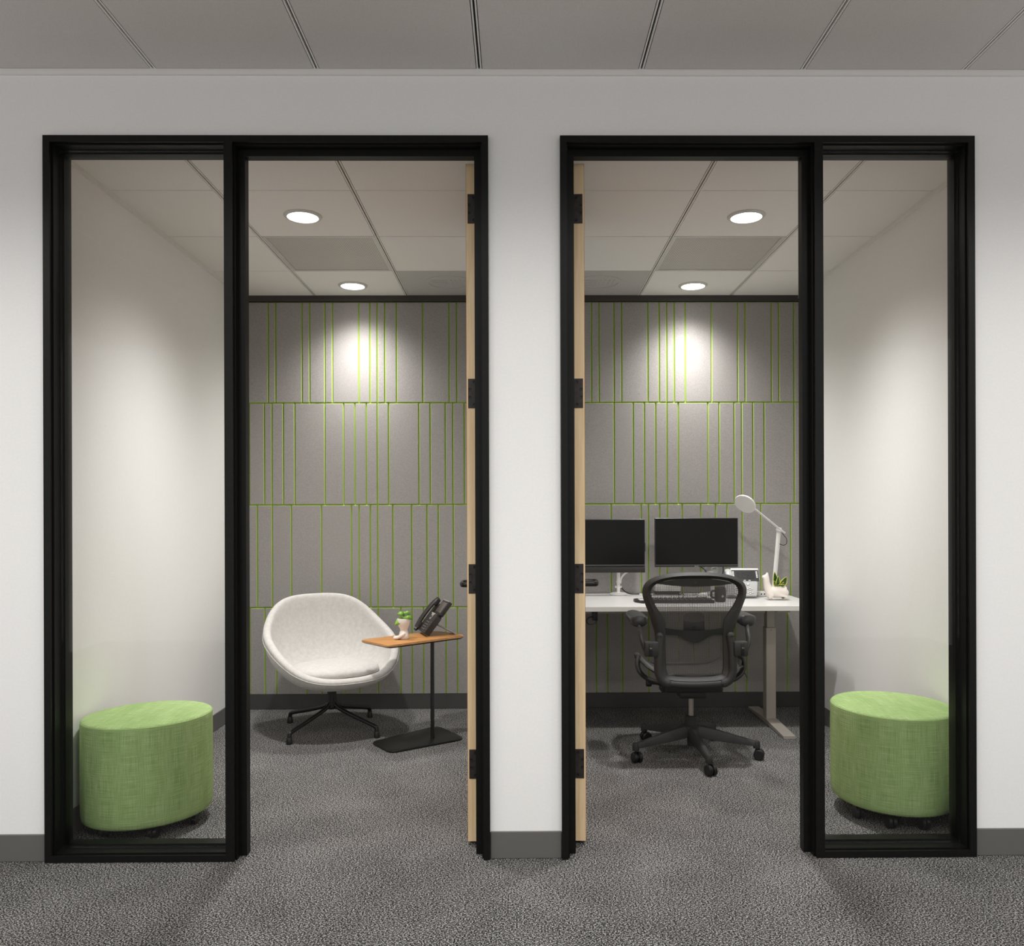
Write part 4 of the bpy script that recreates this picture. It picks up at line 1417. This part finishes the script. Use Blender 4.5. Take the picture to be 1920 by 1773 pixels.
G().lathe([(0.010, 0), (0.010, 0.0015), (0.007, 0.0022), (0.002, 0.0022)], 20).xf(Matrix.Translation(pt(0, 0.943, -0.0062)) @ Matrix.Rotation(R(90), 4, 'X')).obj('round_emblem', 'graphite', cp)

# lumbar support: band with a dipped lower edge plus the pad above
q = G()
n_ = 24
A_ = [-0.152 + 0.304 * i / n_ for i in range(n_ + 1)]
tz = lambda x: 0.700 + 0.50 * x * x
bz = lambda x: 0.676 - 0.040 * (0.5 + 0.5 * math.cos(PI * min(1, abs(x) / 0.105)))
f1 = [[q.bm.verts.new(pt(x, tz(x), -0.020 + 0.5 * x * x)), q.bm.verts.new(pt(x, bz(x), -0.018 + 0.5 * x * x)), q.bm.verts.new(pt(x, bz(x), -0.006 + 0.5 * x * x)), q.bm.verts.new(pt(x, tz(x), -0.006 + 0.5 * x * x))] for x in A_]
for i in range(n_):
    for k in range(4):
        q.bm.faces.new((f1[i][k], f1[i][(k + 1) % 4], f1[i + 1][(k + 1) % 4], f1[i + 1][k]))
q.bm.faces.new(f1[0]); q.bm.faces.new(f1[-1][::-1])
lu = q.obj('lumbar_band', 'graphite_dark', oc, smooth=35)
q = G().prism(roundpoly([(-0.055, 0.692), (0.052, 0.692), (0.052, 0.790), (-0.055, 0.790)], [0.004, 0.004, 0.030, 0.030], 6), -0.008, 0.004, 'y', bev=0.003)
q.xf(Matrix.Translation((BX, back_y(0.74) + 0.012, 0)))
q.obj('lumbar_pad', 'graphite_dark', oc)
q = G().tube([(BX + 0.008 * math.cos(k * PI / 6) - 0.002, back_y(0.715) - 0.001, 0.712 + 0.005 * math.sin(k * PI / 6)) for k in range(13)], 0.0014, 6, cap=False)
q.obj('lumbar_knob', 'graphite', lu)

# back upright links with pivots, lower cross bar
for s_ in (-1, 1):
    q = G()
    pts = smooth_path([pt(s_ * 0.180, 0.668, -0.030), pt(s_ * 0.188, 0.60, -0.032), pt(s_ * 0.190, 0.54, -0.030), pt(s_ * 0.188, 0.49, -0.026), pt(s_ * 0.172, 0.452, -0.022), pt(s_ * 0.145, 0.434, -0.020)], 6)
    q.tube(pts, [0.022] * len(pts), 14, squash=(1.0, 0.75))
    q.ball(pt(s_ * 0.180, 0.672, -0.030), 0.021, 0.014, 0.021, 14)
    q.ball(pt(s_ * 0.142, 0.433, -0.020), 0.022, 0.015, 0.021, 14)
    up = q.obj('back_upright', 'graphite', oc)
    for px_, pz_ in ((0.180, 0.672), (0.142, 0.433)):
        G().lathe([(0.008, 0), (0.008, 0.0022), (0.005, 0.003), (0.004, 0.0016), (0.001, 0.0016)], 18).xf(Matrix.Translation(pt(s_ * px_, pz_, -0.0435 if pz_ > 0.6 else -0.0345)) @ Matrix.Rotation(R(90), 4, 'X')).obj('pivot_cap', 'graphite', up)
q = G()
pts = smooth_path([pt(x, 0.434 + 0.35 * x * x - 0.008, -0.016) for x in (-0.14, -0.07, 0, 0.07, 0.14)], 6)
q.tube(pts, 0.0165, 14, squash=(0.8, 1.0))
q.obj('lower_crossbar', 'graphite', oc)

# seat: frame with upturned wings and a woven pan
q = G()
sr = []
sn = 40
for k in range(sn):
    t_ = 2 * PI * k / sn
    c_, s2 = math.cos(t_), math.sin(t_)
    x = 0.262 * math.copysign(abs(c_) ** 0.62, c_)
    y = 0.232 * math.copysign(abs(s2) ** 0.62, s2) + 0.055
    z = 0.462 + 0.055 * max(0, (abs(x) - 0.16) / 0.10) ** 1.5 * (1 if y < 0.18 else 0.5) - (0.030 if y > 0.22 else 0) * ((y - 0.22) / 0.067 if y > 0.22 else 0)
    sr.append(Vector((x - 0.012, y, z)))
q.tube(sr + [sr[0]], 0.0135, 10, cap=False, squash=(1.2, 0.8))
q.obj('seat_frame', 'graphite', oc)
q = G()
uvl = q.bm.loops.layers.uv.new('UVMap')
gr = []
for i in range(13):
    y = -0.172 + 0.448 * i / 12
    row = []
    for j in range(17):
        u_ = j / 8 - 1
        x = 0.252 * u_
        z = 0.459 + 0.050 * max(0, (abs(x) - 0.15) / 0.11) ** 1.5 - 0.022 * max(0, 1 - (u_ / 0.8) ** 2) * math.sin(PI * i / 12) ** 0.5 - 0.03 * max(0, (i - 9) / 3) ** 2
        row.append(q.bm.verts.new((x - 0.012, y, z)))
    gr.append(row)
for i in range(12):
    for j in range(16):
        f = q.bm.faces.new((gr[i][j], gr[i][j + 1], gr[i + 1][j + 1], gr[i + 1][j]))
        for lp_ in f.loops:
            lp_[uvl].uv = (lp_.vert.co.x + 2, lp_.vert.co.y + 2)
q.obj('seat_mesh', 'mesh_seat', oc, smooth=180)

# curved seat supports on both sides
for s_ in (-1, 1):
    q = G()
    pts = smooth_path([(s_ * 0.272 - 0.012, -0.02, 0.535), (s_ * 0.282 - 0.012, -0.045, 0.495), (s_ * 0.272 - 0.012, -0.06, 0.458), (s_ * 0.235 - 0.012, -0.07, 0.425), (s_ * 0.18 - 0.012, -0.08, 0.405), (s_ * 0.12 - 0.012, -0.07, 0.385)], 6)
    q.tube(pts, 0.016, 12, squash=(0.8, 1.2))
    q.obj('seat_support', 'graphite_dark', oc)
# lever on the right support
G().tube(smooth_path([(0.262, -0.04, 0.455), (0.276, -0.05, 0.446), (0.287, -0.056, 0.428)], 4), [0.009] * 5 + [0.006] * 4, 8, squash=(1.2, 0.6)).obj('adjust_lever', 'rubber', oc)
# tilt knob
q = G().cyl((-0.23, -0.03, 0.392), (-0.15, -0.03, 0.388), 0.007, n=12)
q.lathe([(0.006, -0.016), (0.017, -0.014), (0.019, 0.0), (0.017, 0.014), (0.006, 0.016)], 18)
vs = list(q.bm.verts)[-90:]
bmesh.ops.transform(q.bm, matrix=Matrix.Translation((-0.232, -0.03, 0.392)) @ Matrix.Rotation(R(90), 4, 'Y'), verts=vs)
q.obj('tilt_knob', 'rubber', oc)

# arms
for s_ in (-1, 1):
    ax = (0.300 if s_ < 0 else 0.262) * s_
    q = G()
    # yoke block clamped to the upright
    x_in, x_out = s_ * 0.190 + BX, s_ * 0.262 + BX
    q.box(min(x_in, x_out), -0.268, 0.572, max(x_in, x_out), -0.225, 0.648, bev=0.009)
    yk = q.obj('arm_yoke', 'graphite', oc)
    xm = s_ * 0.232 + BX
    q = G().box(xm - 0.008, -0.2715, 0.578, xm + 0.008, -0.262, 0.640, bev=0.002)
    q.obj('yoke_slot', 'rubber', yk)
    q = G().cyl((xm - 0.006, -0.268, 0.612), (xm + 0.006, -0.268, 0.612), 0.0085, n=14)
    q.obj('yoke_wheel', 'graphite', yk)
    q = G()
    pts = smooth_path([(s_ * 0.258 + BX, -0.245, 0.60), (s_ * 0.272 + BX, -0.235, 0.645), (s_ * 0.276 + BX, -0.20, 0.685), (ax - 0.0, -0.14, 0.712), (ax, -0.08, 0.722)], 6)
    q.tube(pts, 0.0125, 12, squash=(0.8, 1.3))
    q.obj('arm_post', 'graphite', oc)
    q = G()
    # pad: rounded long cushion, deeper at the back end
    secs = [(-0.165, 0.60, 0.030), (-0.158, 0.86, 0.036), (-0.14, 1.0, 0.038), (-0.08, 1.0, 0.034), (0.0, 0.96, 0.028), (0.06, 0.88, 0.024), (0.085, 0.70, 0.020), (0.095, 0.40, 0.012)]
    rws = []
    for yy, ws, hh in secs:
        ring = []
        for k in range(18):
            t_ = 2 * PI * k / 18
            c_, s2 = math.cos(t_), math.sin(t_)
            zz = 0.745 + (0.022 * math.copysign(abs(s2) ** 0.5, s2) if s2 > 0 else hh * math.copysign(abs(s2) ** 0.9, s2))
            ring.append(q.bm.verts.new((ax + 0.047 * ws * math.copysign(abs(c_) ** 0.7, c_), yy, zz)))
        rws.append(ring)
    for i in range(len(rws) - 1):
        for k in range(18):
            q.bm.faces.new((rws[i][k], rws[i][(k + 1) % 18], rws[i + 1][(k + 1) % 18], rws[i + 1][k]))
    q.bm.faces.new(rws[0][::-1]); q.bm.faces.new(rws[-1])
    q.obj('arm_pad', 'armpad', oc, smooth=60)

# tilt mechanism, gas lift, five-star base, casters
q = G()
q.box(-0.155, -0.10, 0.352, 0.145, 0.10, 0.412, bev=0.012)
q.box(-0.075, -0.085, 0.318, 0.065, 0.085, 0.354, bev=0.008)
q.box(-0.170, -0.06, 0.345, -0.120, 0.02, 0.392, bev=0.01)
q.box(0.115, -0.06, 0.345, 0.160, 0.02, 0.392, bev=0.01)
q.obj('tilt_mechanism', 'graphite_dark', oc)
q = G().cyl((0, 0, 0.19), (0, 0, 0.322), 0.0135, n=20)
q.obj('gas_lift', 'chrome', oc)
q = G().lathe([(0.022, 0.212), (0.031, 0.208), (0.031, 0.165), (0.048, 0.158), (0.050, 0.130), (0.030, 0.118), (0.022, 0.116), (0.022, 0.052), (0.010, 0.048)], 28)
hubo = q.obj('base_hub', 'graphite', oc)
for k in range(5):
    an = R(-90 + 3 + 72 * k)
    d_ = Vector((math.cos(an), math.sin(an), 0))
    n2 = Vector((-math.sin(an), math.cos(an), 0))
    q = G()
    secs = [(0.025, 0.158, 0.108, 0.030), (0.06, 0.157, 0.098, 0.026), (0.14, 0.142, 0.088, 0.021), (0.23, 0.120, 0.080, 0.0175), (0.30, 0.104, 0.074, 0.0155), (0.335, 0.098, 0.072, 0.0155), (0.352, 0.090, 0.072, 0.010)]
    rws = []
    for rr, zt_, zb_, hw_ in secs:
        c_ = d_ * rr
        rws.append([q.bm.verts.new(c_ + n2 * (hw_ * a_) + Vector((0, 0, zb_ + (zt_ - zb_) * b_))) for a_, b_ in ((-1, 0), (-0.95, 0.75), (-0.55, 1.0), (0.55, 1.0), (0.95, 0.75), (1, 0))])
    for i in range(len(rws) - 1):
        for j in range(6):
            q.bm.faces.new((rws[i][j], rws[i][(j + 1) % 6], rws[i + 1][(j + 1) % 6], rws[i + 1][j]))
    q.bm.faces.new(rws[0]); q.bm.faces.new(rws[-1][::-1])
    q.lathe([(0.0175, 0.060), (0.0185, 0.066), (0.0185, 0.088), (0.014, 0.099), (0.004, 0.102)], 16, (d_.x * 0.338, d_.y * 0.338, 0))
    lg = q.obj('base_leg', 'graphite', oc, smooth=50)
    q = G()
    # twin-wheel caster trailing off the stem
    ca_ = R((25, 70, 40, 110, 20)[k])
    ux = Vector((math.cos(ca_), math.sin(ca_), 0))
    uy = Vector((-ux.y, ux.x, 0))
    cc = d_ * 0.338 + uy * -0.012
    rw = 0.0275
    for o_ in (-1, 1):
        p0 = cc + ux * (o_ * 0.005) + Vector((0, 0, rw))
        p1 = cc + ux * (o_ * 0.024) + Vector((0, 0, rw))
        q.tube([p0, p0.lerp(p1, 0.15), p0.lerp(p1, 0.85), p1], [rw - 0.003, rw, rw, rw - 0.004], 24)
    q.cyl(tuple(cc - ux * 0.006 + Vector((0, 0, rw))), tuple(cc + ux * 0.006 + Vector((0, 0, rw))), 0.018, n=18)
    q.cyl(tuple(d_ * 0.338 + Vector((0, 0, 0.036))), tuple(d_ * 0.338 + Vector((0, 0, 0.064))), 0.0075, n=12)
    q.obj('caster', 'rubber', oc)
